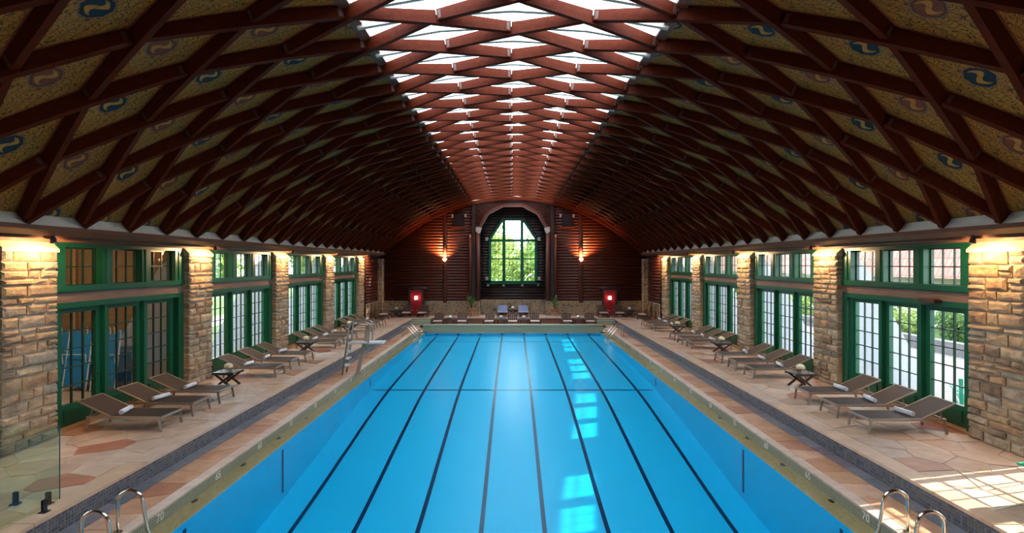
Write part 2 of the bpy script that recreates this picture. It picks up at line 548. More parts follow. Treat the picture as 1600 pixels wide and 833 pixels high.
# far riser and corner steps
m = MB(); m.box(-5.0, 5.0, 31.9, 31.96, -.02, PLAT-.01); m.build('deck_riser', M['red_riser'], fl)
m = MB(); m.box(-5.05, 5.05, 31.86, 32.2, PLAT-.012, PLAT+.012); m.build('deck_edge', M['slate'], fl)
for s in (-1, 1):
    for k in range(3):
        m = MB(); m.box(s*5.05, s*(PE-.01), 31.25 + .25*k, 32.1, .0, .10*(k+1)+.005)
        m.build('step', M['parapet'], fl)

# ------------------------------------------------------------------ swimming pool
pool = empty('swimming_pool')
tag(pool, 'long blue indoor swimming pool with dark lane lines on its floor', 'pool')
PROF = [(6.2, -1.62), (9.0, -1.54), (10.4, -1.46), (12.0, -1.27), (14.3, -1.01), (16.2, -.80), (18, -.66), (21.6, -.55), (25, -.46), (29.08, -.38)]
def floor_z(y):
    for (a, za), (b, zb) in zip(PROF, PROF[1:]):
        if a <= y <= b:
            return za + (zb-za)*(y-a)/(b-a)
    return PROF[-1][1]
ys = [PN + (PF-PN)*i/60 for i in range(61)]
fz = [sum(floor_z(min(PF, max(PN, y+d))) for d in (-1.2, -.6, 0, .6, 1.2))/5 for y in ys]
m = MB()
for y, z in zip(ys, fz): m.v += [(-WX, y, z), (WX, y, z)]
for i in range(60): m.f.append((2*i, 2*i+1, 2*i+3, 2*i+2))
m.build('basin_floor', M['pool'], pool, True)
for s in (-1, 1):
    m = MB()
    for y, z in zip(ys, fz): m.v += [(s*WX, y, z), (s*WX, y, -.2)]
    for i in range(60): m.f.append((2*i, 2*i+1, 2*i+3, 2*i+2))
    m.build('basin_wall', M['pool'], pool)
m = MB(); m.add([(-WX, PF, fz[-1]), (WX, PF, fz[-1]), (WX, PF, -.2), (-WX, PF, -.2)], [(0,1,2,3)]); m.build('basin_wall', M['pool'], pool)
m = MB(); m.add([(-WX, PN, fz[0]), (WX, PN, fz[0]), (WX, PN, -.2), (-WX, PN, -.2)], [(0,1,2,3)]); m.build('basin_wall', M['pool'], pool)
def fzi(y):
    t = (y-PN)/(PF-PN)*60; i = min(59, max(0, int(t))); return fz[i] + (fz[i+1]-fz[i])*(t-i)
for k in range(8):
    X = (k-3.5)*1.226
    m = MB(); yy = [PN+.5 + (PF-.25-PN-.5)*i/60 for i in range(61)]
    for y in yy:
        z = fzi(y)+.006
        m.v += [(X-.045, y, z), (X+.045, y, z)]
    for i in range(60): m.f.append((2*i, 2*i+1, 2*i+3, 2*i+2))
    ln = m.build('lane_line', M['lane'], pool)
    m = MB(); m.box(X-.08, X+.08, PF-.012, PF, -.32, -.25); m.build('target_mark', M['lane'], ln)
for (y, w) in ((17.9, .09), (27.2, .03)):
    m = MB(); m.box(-WX+.1, WX-.1, y-w/2, y+w/2, fzi(y), fzi(y)+.008); m.build('cross_line', M['lane'], pool)
for s in (-1, 1):
    for y in (7.78, 11.1, 17.9):
        m = MB(); m.box(s*(WX-.008), s*WX, y-.035, y+.035, fzi(y)+.15, -.30); m.build('wall_mark', M['lane'], pool)
m = MB(); n = 40
m.add([(-WX, PN, WL), (WX, PN, WL), (WX, PF, WL), (-WX, PF, WL)], [(0,1,2,3)])
m.build('water', M['water'], pool)
# overflow ledge, face, coping
for s in (-1, 1):
    m = MB(); m.box(s*(WX+.004), s*CW, PN-.3, PF+.34, -.33, -.205); m.build('overflow_ledge', M['gutter'], pool)
    fo = MB().box(s*CW, s*(CW+.05), PN-.3, PF+.34, -.30, -.028).build('gutter_face', M['gutter_face'], pool)
    y = PN-.3
    while y < PF+.8:
        y2 = min(y+1.0, PF+.84)
        MB().box(s*CW, s*5.48, y+.003, y2-.003, -.03, .004).build('coping_stone', M['coping'], pool); y += 1.0
    for i, num in enumerate(range(70, 0, -5)):
        yy = 7.74 + 1.524*i
        cu = bpy.data.curves.new('depth_number', 'FONT'); cu.body = str(num); cu.size = .17; cu.extrude = .002
        cu.align_x = 'CENTER'; cu.align_y = 'CENTER'; cu.materials.append(M['number'])
        tmpo = bpy.data.objects.new('tmp', cu)
        o = bpy.data.objects.new('distance_number', bpy.data.meshes.new_from_object(tmpo)); link(o, pool)
        bpy.data.objects.remove(tmpo)
        o.location = (s*(CW-.003), yy, -.105)
        o.rotation_euler = (PI/2, 0, -s*PI/2)
        if i < 9:
            mm = MB(); mm.lathe([(.0, 0), (.055, 0), (.055, .006), (.0, .007)], 14)
            d = mm.build('gutter_drain', M['black'], pool, loc=(s*(CW-.06), yy+.75, -.204))
            d.scale = (.6, 1.3, 1)
m = MB(); m.box(-CW, CW, PF+.004, PF+.34, -.33, -.205); m.build('overflow_ledge', M['gutter'], pool)
m = MB(); m.box(-5.12, 5.12, PF+.34, PF+.80, -.30, .17); m.build('end_parapet', M['parapet'], pool)
m = MB(); m.box(-5.16, 5.16, PF+.31, PF+.84, .172, .20); m.build('parapet_cap', M['parapet'], pool)
m = MB(); m.box(-CW, CW, PN-.32, PN-.004, -.33, -.0); m.build('end_coping', M['coping'], pool)

# ------------------------------------------------------------------ stone work
def courses(w, h, rng, hmin=.10, hmax=.27, wmin=.18, wmax=.56):
    out = []; z = 0
    while z < h - .04:
        ch = rng.uniform(hmin, hmax)
        if h - z - ch < hmin: ch = h - z
        x = 0
        while x < w - .02:
            cw = rng.uniform(wmin, wmax) * (1.25 if ch < .15 else 1)
            if w - x - cw < wmin: cw = w - x
            if ch > .19 and cw < .42 and rng.random() < .35:
                sp = rng.uniform(.4, .6)*ch
                out.append((x, x+cw, z, z+sp)); out.append((x, x+cw, z+sp, z+ch))
            else:
                out.append((x, x+cw, z, z+ch))
            x += cw
        z += ch
    return out
def stone_geo(m, u0, u1, v0, v1, fn, rng, gap=.013, depth=.2, proud=.035):
    j = lambda a: rng.uniform(-a, a)
    c = [(u0+gap+j(.008), v0+gap+j(.009)), (u1-gap+j(.008), v0+gap+j(.009)), (u1-gap+j(.008), v1-gap+j(.009)), (u0+gap+j(.008), v1-gap+j(.009))]
    w = u1-u0; h = v1-v0
    pr = rng.uniform(0, proud)
    ins = min(w, h)*.2
    cu, cv = (u0+u1)/2, (v0+v1)/2
    ring = []
    for (a, b) in c:
        ring.append((a + (ins if a < cu else -ins), b + (ins if b < cv else -ins), pr + j(.012)))
    vs_ = [fn(a, b, -depth) for a, b in c] + [fn(a, b, pr*.3-.012+j(.004)) for a, b in c] + [fn(*q) for q in ring] + [fn(cu+j(w*.2), cv+j(h*.2), pr+rng.uniform(0, .018))]
    fs = []
    for i in range(4):
        k = (i+1) % 4
        fs += [(i, k, 4+k, 4+i), (4+i, 4+k, 8+k, 8+i), (8+i, 8+k, 12)]
    m.add(vs_, fs)
def stone_face(w, h, fn, parent, seed, single=True, depth=.2, mat='stone', **kw):
    r = random.Random(seed)
    allm = MB()
    for (a, b, c, d) in courses(w, h, r, **kw):
        if single:
            mm = MB(); stone_geo(mm, a, b, c, d, fn, r, depth=depth); mm.build('stone', M[mat], parent)
        else:
            stone_geo(allm, a, b, c, d, fn, r, depth=depth)
    if allm.v:
        o = allm.build('stones', M[mat], parent); o['kind'] = 'stuff'

PTOP = 4.02
walls = {}
for s, side in ((-1, 'left'), (1, 'right')):
    W = struct('wall_' + side); walls[s] = W
    for k, yp in enumerate(PIL):
        p = MB().box(s*(PX+.035), s*9.33, yp+.02, yp+PW-.02, PLAT-.02, PTOP).build('pillar', M['mortar'], W)
        fn = (lambda u, v, d, yp=yp, s=s: (s*(PX-d), yp+u, PLAT+v))
        if k > 0:
            stone_face(PW, PTOP-PLAT-.06, fn, p, 100*s+k, single=(k <= 3), depth=.17)
            # sloped cap
            MB().prism([(PX-.02, PTOP-.10), (PX+.22, PTOP-.10), (PX+.22, PTOP+.14), (PX+.16, PTOP+.13), (PX-.02, PTOP-.04)],
                       lambda q, s=s, yp=yp: (s*q[0], yp-.01, q[1]), lambda q, s=s, yp=yp: (s*q[0], yp+PW+.01, q[1])).build('pillar_cap', M['mortar'], p)
        # white outside buttress
        MB().prism([(9.335, -.3), (11.9, -.3), (11.5, .6), (9.9, 3.6), (9.335, 4.0)],
                   lambda q, s=s, yp=yp: (s*q[0], yp+.25, q[1]), lambda q, s=s, yp=yp: (s*q[0], yp+PW-.25, q[1])).build('buttress', M['stucco'], W)
    # solid wall near the camera, and the log bay by the far wall
    MB().box(s*9.05, s*9.75, Y0, PIL[0], -.2, 4.2).build('end_panel', M['log'], W)
    MB().box(s*8.80, s*9.75, PIL[-1]+PW-.02, YF+.4, PLAT-.02, 4.3).build('log_backing', M['dark_log'], W)
    z = 1.30
    while z < 4.15:
        MB().tube([(s*8.80, PIL[-1]+PW-.01, z+.095), (s*8.80, 33.42, z+.095)], .10, 8).build('log', M['log'], W, True); z += .19
    # low rubble wall under the logs and the stone corner pier
    MB().box(s*8.76, s*8.9, PIL[-1]+PW-.02, 33.42, PLAT-.02, 1.27).build('rubble_backing', M['mortar'], W)
    pol = voronoi(0, 33.3-(PIL[-1]+PW), 0, .95, .3, .22, random.Random(31+s), .012)
    m = MB()
    for p in pol:
        dd = rng.uniform(.02, .05)
        m.prism(p, lambda q: (s*8.78, PIL[-1]+PW+q[0], PLAT+q[1]), lambda q: (s*(8.76-dd), PIL[-1]+PW+q[0], PLAT+q[1]))
    o = m.build('rubble_stones', M['wain'], W); o['kind'] = 'stuff'
    pr = MB().box(s*8.42, s*8.9, 33.33, YF+.1, PLAT-.02, 4.0).build('corner_pier', M['mortar'], W)
    stone_face(.46, 3.65, lambda u, v, d, s=s: (s*(8.88-u), 33.31-d, PLAT+v), pr, 77+s, False, .03, 'wain', wmin=.15, wmax=.3)
    stone_face(.45, 3.65, lambda u, v, d, s=s: (s*(8.41-d), 33.33+u, PLAT+v), pr, 78+s, False, .03, 'wain', wmin=.15, wmax=.3)
    # wall plate under the roof, with mouldings, and the cream board behind the beam feet
    E = EYE
    MB().prism([(8.30, E+.60), (8.46, E+.52), (8.60, E+.52), (8.60, E+.46), (8.84, E+.46), (8.84, E+.42), (9.75, E+.42), (9.75, E+1.6), (8.75, E+.95), (8.50, E+.70), (8.34, E+.68)],
               lambda q, s=s: (s*q[0], Y0, q[1]), lambda q, s=s: (s*q[0], YF, q[1])).build('wall_plate', M['plate'], W)
    MB().prism([(8.36, E+.685), (8.50, E+.71), (8.70, E+1.02), (8.62, E+1.05), (8.44, E+.76)],
               lambda q, s=s: (s*q[0], Y0, q[1]), lambda q, s=s: (s*q[0], YF-.05, q[1])).build('eaves_board', M['cream'], W)

# ------------------------------------------------------------------ glazed bays: transom windows and French doors
GX = 9.215
door_no = [0]; win_no = [0]
pane_cache = {}
def pane_mesh(w, h, mat='glass'):
    key = (round(w, 3), round(h, 3), mat)
    if key not in pane_cache:
        pane_cache[key] = MB().box(-.003, .003, -w/2, w/2, -h/2, h/2).mesh('pane', M[mat])
    return pane_cache[key]
BW = 5.2 - PW
CENT = [.81, 2.04, 3.27]
def sash_mesh(key, w, z0, z1, ncol, nrow, stile, bottom, top):
    pass
def build_bay(s, b0, fine, dark):
    win_no[0] += 1
    Wn = struct('window_%d' % win_no[0])
    E = EYE
    y0, y1 = b0, b0+BW
    sx = lambda a: s*a
    # frame of transom row
    m = MB()
    zt0, zt1 = E-.59, E+.42
    m.box(sx(9.05), sx(9.29), y0, y1, zt0, E-.47)
    m.box(sx(9.05), sx(9.29), y0, y1, E+.34, zt1)
    m.box(sx(9.02), sx(9.07), y0, y1, zt0+.02, E-.45)
    edges = [y0] + [v for c in CENT for v in (b0+c-.47, b0+c+.47)] + [y1]
    for a, b in zip(edges[0::2], edges[1::2]):
        m.box(sx(9.05), sx(9.29), a, b, E-.47, E+.34)
        if b-a > .25: m.box(sx(9.03), sx(9.06), (a+b)/2-.05, (a+b)/2+.05, E-.47, E+.34)
    m.build('transom_frame', M['green'], Wn)
    MB().box(sx(9.08), sx(9.30), y0, y1, E-.79, zt0).build('lintel', M['band'], Wn)
    MB().box(sx(9.06), sx(9.12), y0, y1, E-.80, E-.76).build('lintel_strip', M['band'], Wn)
    # transom sashes
    for c in CENT:
        yc = b0+c; w = .94; za, zb = E-.47, E+.34
        sm = MB(); st = .035
        sm.box(sx(GX-.02), sx(GX+.03), yc-w/2, yc-w/2+st, za, zb); sm.box(sx(GX-.02), sx(GX+.03), yc+w/2-st, yc+w/2, za, zb)
        sm.box(sx(GX-.02), sx(GX+.03), yc-w/2, yc+w/2, za, za+st); sm.box(sx(GX-.02), sx(GX+.03), yc-w/2, yc+w/2, zb-st, zb)
        for i in (1, 2):
            y = yc-w/2+st + (w-2*st)*i/3; sm.box(sx(GX-.016), sx(GX+.016), y-.011, y+.011, za, zb)
        zm = (za+zb)/2; sm.box(sx(GX-.016), sx(GX+.016), yc-w/2, yc+w/2, zm-.011, zm+.011)
        so = sm.build('transom_sash', M['muntin'], Wn)
        if fine:
            pw = (w-2*st)/3; ph = (zb-za-2*st)/2
            for i in range(3):
                for j in range(2):
                    inst(pane_mesh(pw-.022, ph-.022), 'pane', so, (sx(GX), yc-w/2+st+pw*(i+.5), za+st+ph*(j+.5)))
        else:
            inst(pane_mesh(w-.07, zb-za-.07), 'pane', so, (sx(GX), yc, zm))
    # door row frame
    m = MB()
    zd1 = E-.79
    m.box(sx(9.05), sx(9.29), y0, y1, zd1-.12, zd1)
    m.box(sx(9.05), sx(9.29), y0, y0+.20, PLAT, zd1-.12); m.box(sx(9.05), sx(9.29), y1-.20, y1, PLAT, zd1-.12)
    for a, b in zip(CENT, CENT[1:]):
        yc = b0+(a+b)/2; m.box(sx(9.12), sx(9.29), yc-.06, yc+.06, PLAT, zd1-.12); m.box(sx(9.09), sx(9.13), yc-.035, yc+.035, PLAT, zd1-.12)
    m.build('door_surround', M['green'], Wn)
    MB().box(sx(8.98), sx(9.16), y0, y1, PLAT-.005, PLAT+.05).build('threshold', M['sillwood'], Wn)
    for c in CENT:
        door_no[0] += 1
        D = struct('door_%d' % door_no[0])
        yc = b0+c; hw = .555; gw = .43
        za, zb = PLAT+.03, zd1-.12; g0, g1 = E-2.91, E-1.02
        m = MB()
        m.box(sx(GX-.05), sx(GX+.05), yc-hw, yc-gw, za, zb); m.box(sx(GX-.05), sx(GX+.05), yc+gw, yc+hw, za, zb)
        m.box(sx(GX-.05), sx(GX+.05), yc-gw, yc+gw, za, g0); m.box(sx(GX-.05), sx(GX+.05), yc-gw, yc+gw, g1, zb)
        m.build('door_leaf', M['green'], D)
        m = MB()
        m.box(sx(GX-.066), sx(GX-.05), yc-gw+.04, yc+gw-.04, za+.10, g0-.10)
        m.build('kick_panel', M['green'], D)
        m = MB()
        for i in (1, 2):
            y = yc-gw+2*gw*i/3; m.box(sx(GX-.02), sx(GX+.02), y-.013, y+.013, g0, g1)
        for j in range(1, 5):
            z = g0+(g1-g0)*j/5; m.box(sx(GX-.019), sx(GX+.019), yc-gw, yc+gw, z-.011, z+.011)
        m.build('muntins', M['muntin'], D)
        if fine:
            pw = 2*gw/3; ph = (g1-g0)/5
            for i in range(3):
                for j in range(5):
                    inst(pane_mesh(pw-.026, ph-.022), 'pane', D, (sx(GX), yc-gw+pw*(i+.5), g0+ph*(j+.5)))
        else:
            inst(pane_mesh(2*gw, g1-g0), 'pane', D, (sx(GX), yc, (g0+g1)/2))
        h = MB(); h.tube([(sx(GX-.05), yc+gw+.06, 1.28), (sx(GX-.10), yc+gw+.06, 1.28), (sx(GX-.10), yc+gw-.03, 1.28)], .011, 6)
        h.build('door_handle', M['black'], D, True)
for s in (-1, 1):
    for k in range(5):
        build_bay(s, PIL[k]+PW, k in (1, 2), False)
# brown door-operator box above the near French doors
o = MB().box(8.86, 9.05, 10.95, 11.30, 2.86, 2.95).build('sensor_box', M['chair_wood'])
tag(o, 'small brown box fixed above the French doors near the thick pillar', 'sensor')
MB().box(8.93, 9.04, 10.88, 10.95, 2.88, 2.93).build('sensor_nose', M['black'], o)

# ------------------------------------------------------------------ roof: lamella lattice, painted panels, skylight
ceil_ = struct('ceiling')
HL = RB*DT
def lamella_mesh(sign, half=False, t=.095):
    """beam centred on a node, local x along the arc, y along the hall, z = radial"""
    mm = MB()
    st = [-1+.045, 0, 1-.045] if not half else ([-1+.045, 0] )
    d = Vector((HL, sign*ROW/2, 0)).normalized(); sd = Vector((-d.y, d.x, 0))*t/2
    rows = []
    for u in st:
        a = u*DT
        def P(r, a=a):
            return Vector((r*math.sin(a), u*sign*ROW/2, r*math.cos(a)-RB))
        rb = RB + (.045 if abs(u) > .5 else 0)
        rows.append([P(rb)-sd, P(rb)+sd, P(RT-.02)+sd, P(RT-.02)-sd])
    b = []
    for r in rows: mm.v += [tuple(p) for p in r]
    for i in range(len(rows)-1):
        for k in range(4):
            k2 = (k+1) % 4
            mm.f.append((4*i+k, 4*i+k2, 4*i+4+k2, 4*i+4+k))
    mm.f.append((0, 1, 2, 3)); n = 4*(len(rows)-1); mm.f.append((n+3, n+2, n+1, n))
    return mm
lam_even = lamella_mesh(-1); lam_odd = lamella_mesh(+1)
me_even = lam_even.mesh('beam', M['beam']); me_odd = lam_odd.mesh('beam', M['beam'])
foot_r = lamella_mesh(+1, True).mesh('foot_beam', M['beam'])
fr_l = MB()
tmp = lamella_mesh(-1, True); fr_l.v = [(-x, y, z) for x, y, z in tmp.v]; fr_l.f = tmp.f
foot_l = fr_l.mesh('foot_beam', M['beam'])
def node_mat(c, y, r=RB):
    x, z = arc(c*DT, r)
    return (x, y, z), (0, c*DT, 0)
rest = MB()
plates = MB()
KMIN, KMAX = -2, 20
for k in range(-9, KMAX+1):
    for c in range(-6, 7):
        y = ROW0 + ROW*k + (ROW/2 if c % 2 else 0)
        loc, rot = node_mat(c, y)
        if k >= KMIN:
            inst(me_odd if c % 2 else me_even, 'beam', ceil_, loc, rot)
        else:
            src = lam_odd if c % 2 else lam_even
            T = Matrix.Translation(loc) @ Matrix.Rotation(c*DT, 4, 'Y')
            rest.add([T @ Vector(p) for p in src.v], src.f)
        if k >= -2:
            T = Matrix.Translation(loc) @ Matrix.Rotation(c*DT, 4, 'Y')
            sg = 1 if c % 2 else -1
            for e in (-1, 1):
                d = Vector((HL, sg*ROW/2, 0)).normalized(); o2 = Vector((HL, -sg*ROW/2, 0)).normalized()
                pp = T @ (o2*e*.12 + Vector((0, 0, .06))); qq = T @ (o2*e*.12 + Vector((0, 0, .20)))
                plates.bar(pp, qq, .115, .06, up=T.to_3x3() @ o2)
    for s in (-1, 1):
        y = ROW0 + ROW*k + ROW/2
        loc, rot = node_mat(7*s, y)
        if k >= KMIN:
            inst(foot_r if s > 0 else foot_l, 'foot_beam', ceil_, loc, rot)
o = rest.build('beams_near', M['beam'], ceil_); o['kind'] = 'stuff'
o = plates.build('joint_plates', M['bracket'], ceil_); o['kind'] = 'stuff'
# outer shell
def shell(c0, c1, r0, r1, y0, y1, name, mat, parent, n=8):
    poly = [arc((c0+(c1-c0)*i/n)*DT, r1) for i in range(n+1)] + [arc((c0+(c1-c0)*i/n)*DT, r0) for i in reversed(range(n+1))]
    m = MB()
    for i in range(n):
        q = [arc((c0+(c1-c0)*(i+a)/n)*DT, r) for a, r in ((0, r0), (1, r0), (1, r1), (0, r1))]
        m.prism(q, lambda p: (p[0], y0, p[1]), lambda p: (p[0], y1, p[1]))
    return m.build(name, mat, parent)
for s in (-1, 1):
    shell(2.05*s, 7.35*s, RT+.035, RT+.16, Y0-.1, YF+1.2, 'roof_deck', M['roof_out'], ceil_, 14)
    shell(1.93*s, 2.07*s, RT-.06, RT+.16, Y0, YF, 'skylight_kerb', M['plate'], ceil_, 1)
# painted diamond panels
def diamond(mat, nm, half=0):
    mm = MB(); th = .02
    R = RT
    def P(u, v, dz=0):
        a = u*DT; return ((R+dz)*math.sin(a), v*ROW/2, (R+dz)*math.cos(a)-R)
    if half == 0: ring = [(-1, 0), (0, -1), (1, 0), (0, 1)]; tris = [((-1,0),(0,-1),(0,1)), ((1,0),(0,1),(0,-1))]
    else: tris = [((half,0),(0,half),(0,-half))]
    for t3 in tris:
        mm.add([P(*q) for q in t3] + [P(q[0], q[1], th) for q in t3], [(0,1,2), (5,4,3), (0,3,4,1), (1,4,5,2), (2,5,3,0)])
    return mm.mesh(nm, M[mat])
dm = [diamond('panel_blue', 'ceiling_panel'), diamond('panel_red', 'ceiling_panel')]
hm = {(i, h): diamond(('panel_blue', 'panel_red')[i], 'ceiling_panel', h) for i in (0, 1) for h in (-1, 1)}
restp = MB()
for k in range(KMIN, KMAX+2):
    for s in (-1, 1):
        for c in range(2, 8):
            y = ROW0 + ROW*k + (0 if c % 2 else ROW/2)
            if y > YF-.3: continue
            loc, rot = node_mat(c*s, y, RT)
            i = (k + c//2 + (1 if s > 0 else 0)) % 2
            if c in (2, 7):
                h = s if c == 2 else -s
                inst(hm[(i, h)], 'ceiling_panel', ceil_, loc, rot)
            else:
                inst(dm[i], 'ceiling_panel', ceil_, loc, rot)
# skylight
sky = struct('skylight')
def sky_diamond(half):
    mm = MB(); R = RT+.03
    def P(u, v): a = u*DT; return (R*math.sin(a), v*ROW/2, R*math.cos(a)-R)
    tris = {0: [((-1,0),(0,-1),(0,1)), ((1,0),(0,1),(0,-1))], 1: [((1,0),(0,1),(0,-1))], -1: [((-1,0),(0,-1),(0,1))]}[half]
    for t3 in tris: mm.add([P(*q) for q in t3], [(0,1,2)])
    return mm.mesh('glass_pane', M['skyglass'])
def sky_bar(half):
    mm = MB(); R = RT-.05
    us = {0: [-1, 0, 1], 1: [0, 1], -1: [-1, 0]}[half]
    for a, b in zip(us, us[1:]):
        mm.bar((R*math.sin(a*DT), 0, R*math.cos(a*DT)-R), (R*math.sin(b*DT), 0, R*math.cos(b*DT)-R), .085, .11)
    return mm.mesh('glazing_bar', M['cream'])
sd = {h: sky_diamond(h) for h in (-1, 0, 1)}; sb = {h: sky_bar(h) for h in (-1, 0, 1)}
for k in range(-8, KMAX+2):
    for c in (-2, -1, 0, 1, 2):
        y = ROW0 + ROW*k + (0 if c % 2 else ROW/2)
        if y > YF-.3: continue
        h = 0 if abs(c) < 2 else (-1 if c > 0 else 1)
        loc, rot = node_mat(c, y, RT+.03)
        inst(sd[h], 'glass_pane', sky, loc, rot)
        loc, rot = node_mat(c, y, RT-.05)
        inst(sb[h], 'glazing_bar', sky, loc, rot)
# end rib against the far wall
rib = MB()
pts = [arc(a*DT*7.3/20, RB-.02) for a in range(-20, 21)]
for (a, b) in zip(pts, pts[1:]):
    rib.bar((a[0], YF-.22, a[1]+.1), (b[0], YF-.22, b[1]+.1), .12, .26, up=(a[0], 0, a[1]-ZC))
rib.build('end_rib', M['beam'], ceil_)

# ------------------------------------------------------------------ far wall
wb = struct('wall_back')
AX = 2.14
ARCH = [(-AX, 1.31), (-AX, 5.94), (-1.58, 6.89), (-.62, 7.40), (.62, 7.40), (1.58, 6.89), (AX, 5.94), (AX, 1.31)]
OUT = RT + .15
m = MB()
for s in (-1, 1):
    poly = [(s*AX, PLAT-.05), (s*9.2, PLAT-.05), (s*9.2, 4.0)] + [arc(s*math.radians(a), OUT) for a in (44, 40, 35, 30, 25, 20, 15, 11)] + [(s*AX, roof_z(AX, OUT))]
    m.prism(poly, lambda q: (q[0], YF, q[1]), lambda q: (q[0], YF+.25, q[1]))
up = [(-AX, 5.94), (-1.58, 6.89), (-.62, 7.40), (.62, 7.40), (1.58, 6.89), (AX, 5.94)] + [(x, roof_z(x, OUT)) for x in (AX, 1.4, .7, 0, -.7, -1.4, -AX)]
for (a, b) in zip(range(0, 5), range(1, 6)):
    pa, pb = up[a], up[b]
    m.prism([pa, pb, (pb[0], roof_z(pb[0], OUT)), (pa[0], roof_z(pa[0], OUT))], lambda q: (q[0], YF, q[1]), lambda q: (q[0], YF+.25, q[1]))
m.build('wall_backing', M['dark_log'], wb)
# horizontal logs
z = 1.30
while z < 7.6:
    zc = z+.095
    for s in (-1, 1):
        xa = 2.62; xb = min(8.5, roof_x(zc+.05, RB+.12))
        if xb - xa < .15: continue
        MB().tube([(s*xa, YF, zc), (s*xb, YF, zc)], .102, 8).build('log', M['log'], wb, True)
    z += .19
# wainscot of rubble stone
for s in (-1, 1):
    for (xa, xb) in ((2.14, 5.86), (6.74, 8.45)):
        MB().box(s*xa, s*xb, YF-.10, YF+.02, PLAT-.02, 1.26).build('rubble_backing', M['mortar'], wb)
        pol = voronoi(xa, xb, PLAT, 1.26, .27, .2, random.Random(int(xa*10)+s), .014)
        m = MB()
        for p in pol:
            dd = rng.uniform(.015, .045)
            m.prism(p, lambda q: (s*q[0], YF-.09, q[1]), lambda q: (s*q[0], YF-.10-dd, q[1]))
        o = m.build('rubble_stones', M['wain'], wb); o['kind'] = 'stuff'
YA = 34.45
MB().box(-AX-.2, AX+.2, YA-.1, YA+.1, PLAT-.05, 1.30).build('rubble_backing', M['mortar'], wb)
m = MB()
for p in voronoi(-AX, AX, PLAT, 1.30, .27, .2, random.Random(9), .012):
    dd = rng.uniform(.015, .04)
    m.prism(p, lambda q: (q[0], YA-.09, q[1]), lambda q: (q[0], YA-.10-dd, q[1]))
o = m.build('rubble_stones', M['wain'], wb); o['kind'] = 'stuff'
# alcove: cheeks, back wall round the window, logs
m = MB()
for s in (-1, 1): m.box(s*AX, s*(AX+.2), YF+.2, YA+.2, PLAT-.05, 6.2)
m.box(-AX-.2, AX+.2, YF+.2, YA+.2, 7.42, 7.6)
m.box(-AX-.2, -1.62, YA, YA+.2, 1.2, 7.5); m.box(1.62, AX+.2, YA, YA+.2, 1.2, 7.5)
m.box(-1.62, 1.62, YA, YA+.2, 1.2, 2.44); m.box(-1.62, 1.62, YA, YA+.2, 6.70, 7.5)
for s in (-1, 1):
    m.prism([(s*1.62, 5.24), (s*1.62, 6.72), (s*.68, 6.72), (s*1.54, 5.36)], lambda q: (q[0], YA, q[1]), lambda q: (q[0], YA+.2, q[1]))
    m.prism([(s*AX, 5.9), (s*1.58, 6.89), (s*.6, 7.42), (s*.6, 7.6), (s*(AX+.2), 7.6), (s*(AX+.2), 5.9)], lambda q: (q[0], YF+.2, q[1]), lambda q: (q[0], YF+.3, q[1]))
m.build('alcove_backing', M['dark_log'], wb)
z = 1.33
while z < 7.35:
    zc = z+.095
    spans = [(-AX, AX)]
    if zc < 2.40 or zc > 6.78: pass
    elif zc < 5.35: spans = [(-AX, -1.64), (1.64, AX)]
    else:
        t = (zc-5.30)/(6.70-5.30); e = 1.64 - .82*min(1, max(0, t)); spans = [(-AX, -e), (e, AX)]
    for a, b in spans:
        MB().tube([(a, YA, zc), (b, YA, zc)], .10, 8).build('log', M['dark_log'], wb, True)
    z += .19
# spandrels with fanned battens
for s in (-1, 1):
    cx, cz = 0, 5.6
    inner = []
    for i in range(19):
        a = math.radians(20 + i*(150-90)/18.0*1.0)
        # ray from the arch centre between the arch polygon and the square outer frame
        dx, dz = math.cos(a)*s, math.sin(a)
        def hit_poly():
            best = None
            pts = [(s*AX, 5.0), (s*AX, 5.94), (s*1.58, 6.89), (s*.62, 7.40), (0, 7.40)]
            for p, q in zip(pts, pts[1:]):
                ex, ez = q[0]-p[0], q[1]-p[1]
                den = dx*ez - dz*ex
                if abs(den) < 1e-6: continue
                t = ((p[0]-cx)*ez - (p[1]-cz)*ex)/den
                u = ((p[0]-cx)*dz - (p[1]-cz)*dx)/den
                if t > 0 and -.001 <= u <= 1.001: best = t
            return best
        t0 = hit_poly()
        if t0 is None: continue
        t1 = min(2.52/max(1e-3, abs(dx)), 5)
        while cz + dz*t1 > roof_z(cx+dx*t1, RB-.02) and t1 > t0: t1 -= .03
        if t1 - t0 < .08: continue
        MB().bar((cx+dx*(t0+.10), YF-.045, cz+dz*(t0+.10)), (cx+dx*t1, YF-.045, cz+dz*t1), .07, .09, up=(0, 1, 0)).build('fan_batten', M['log'], wb)
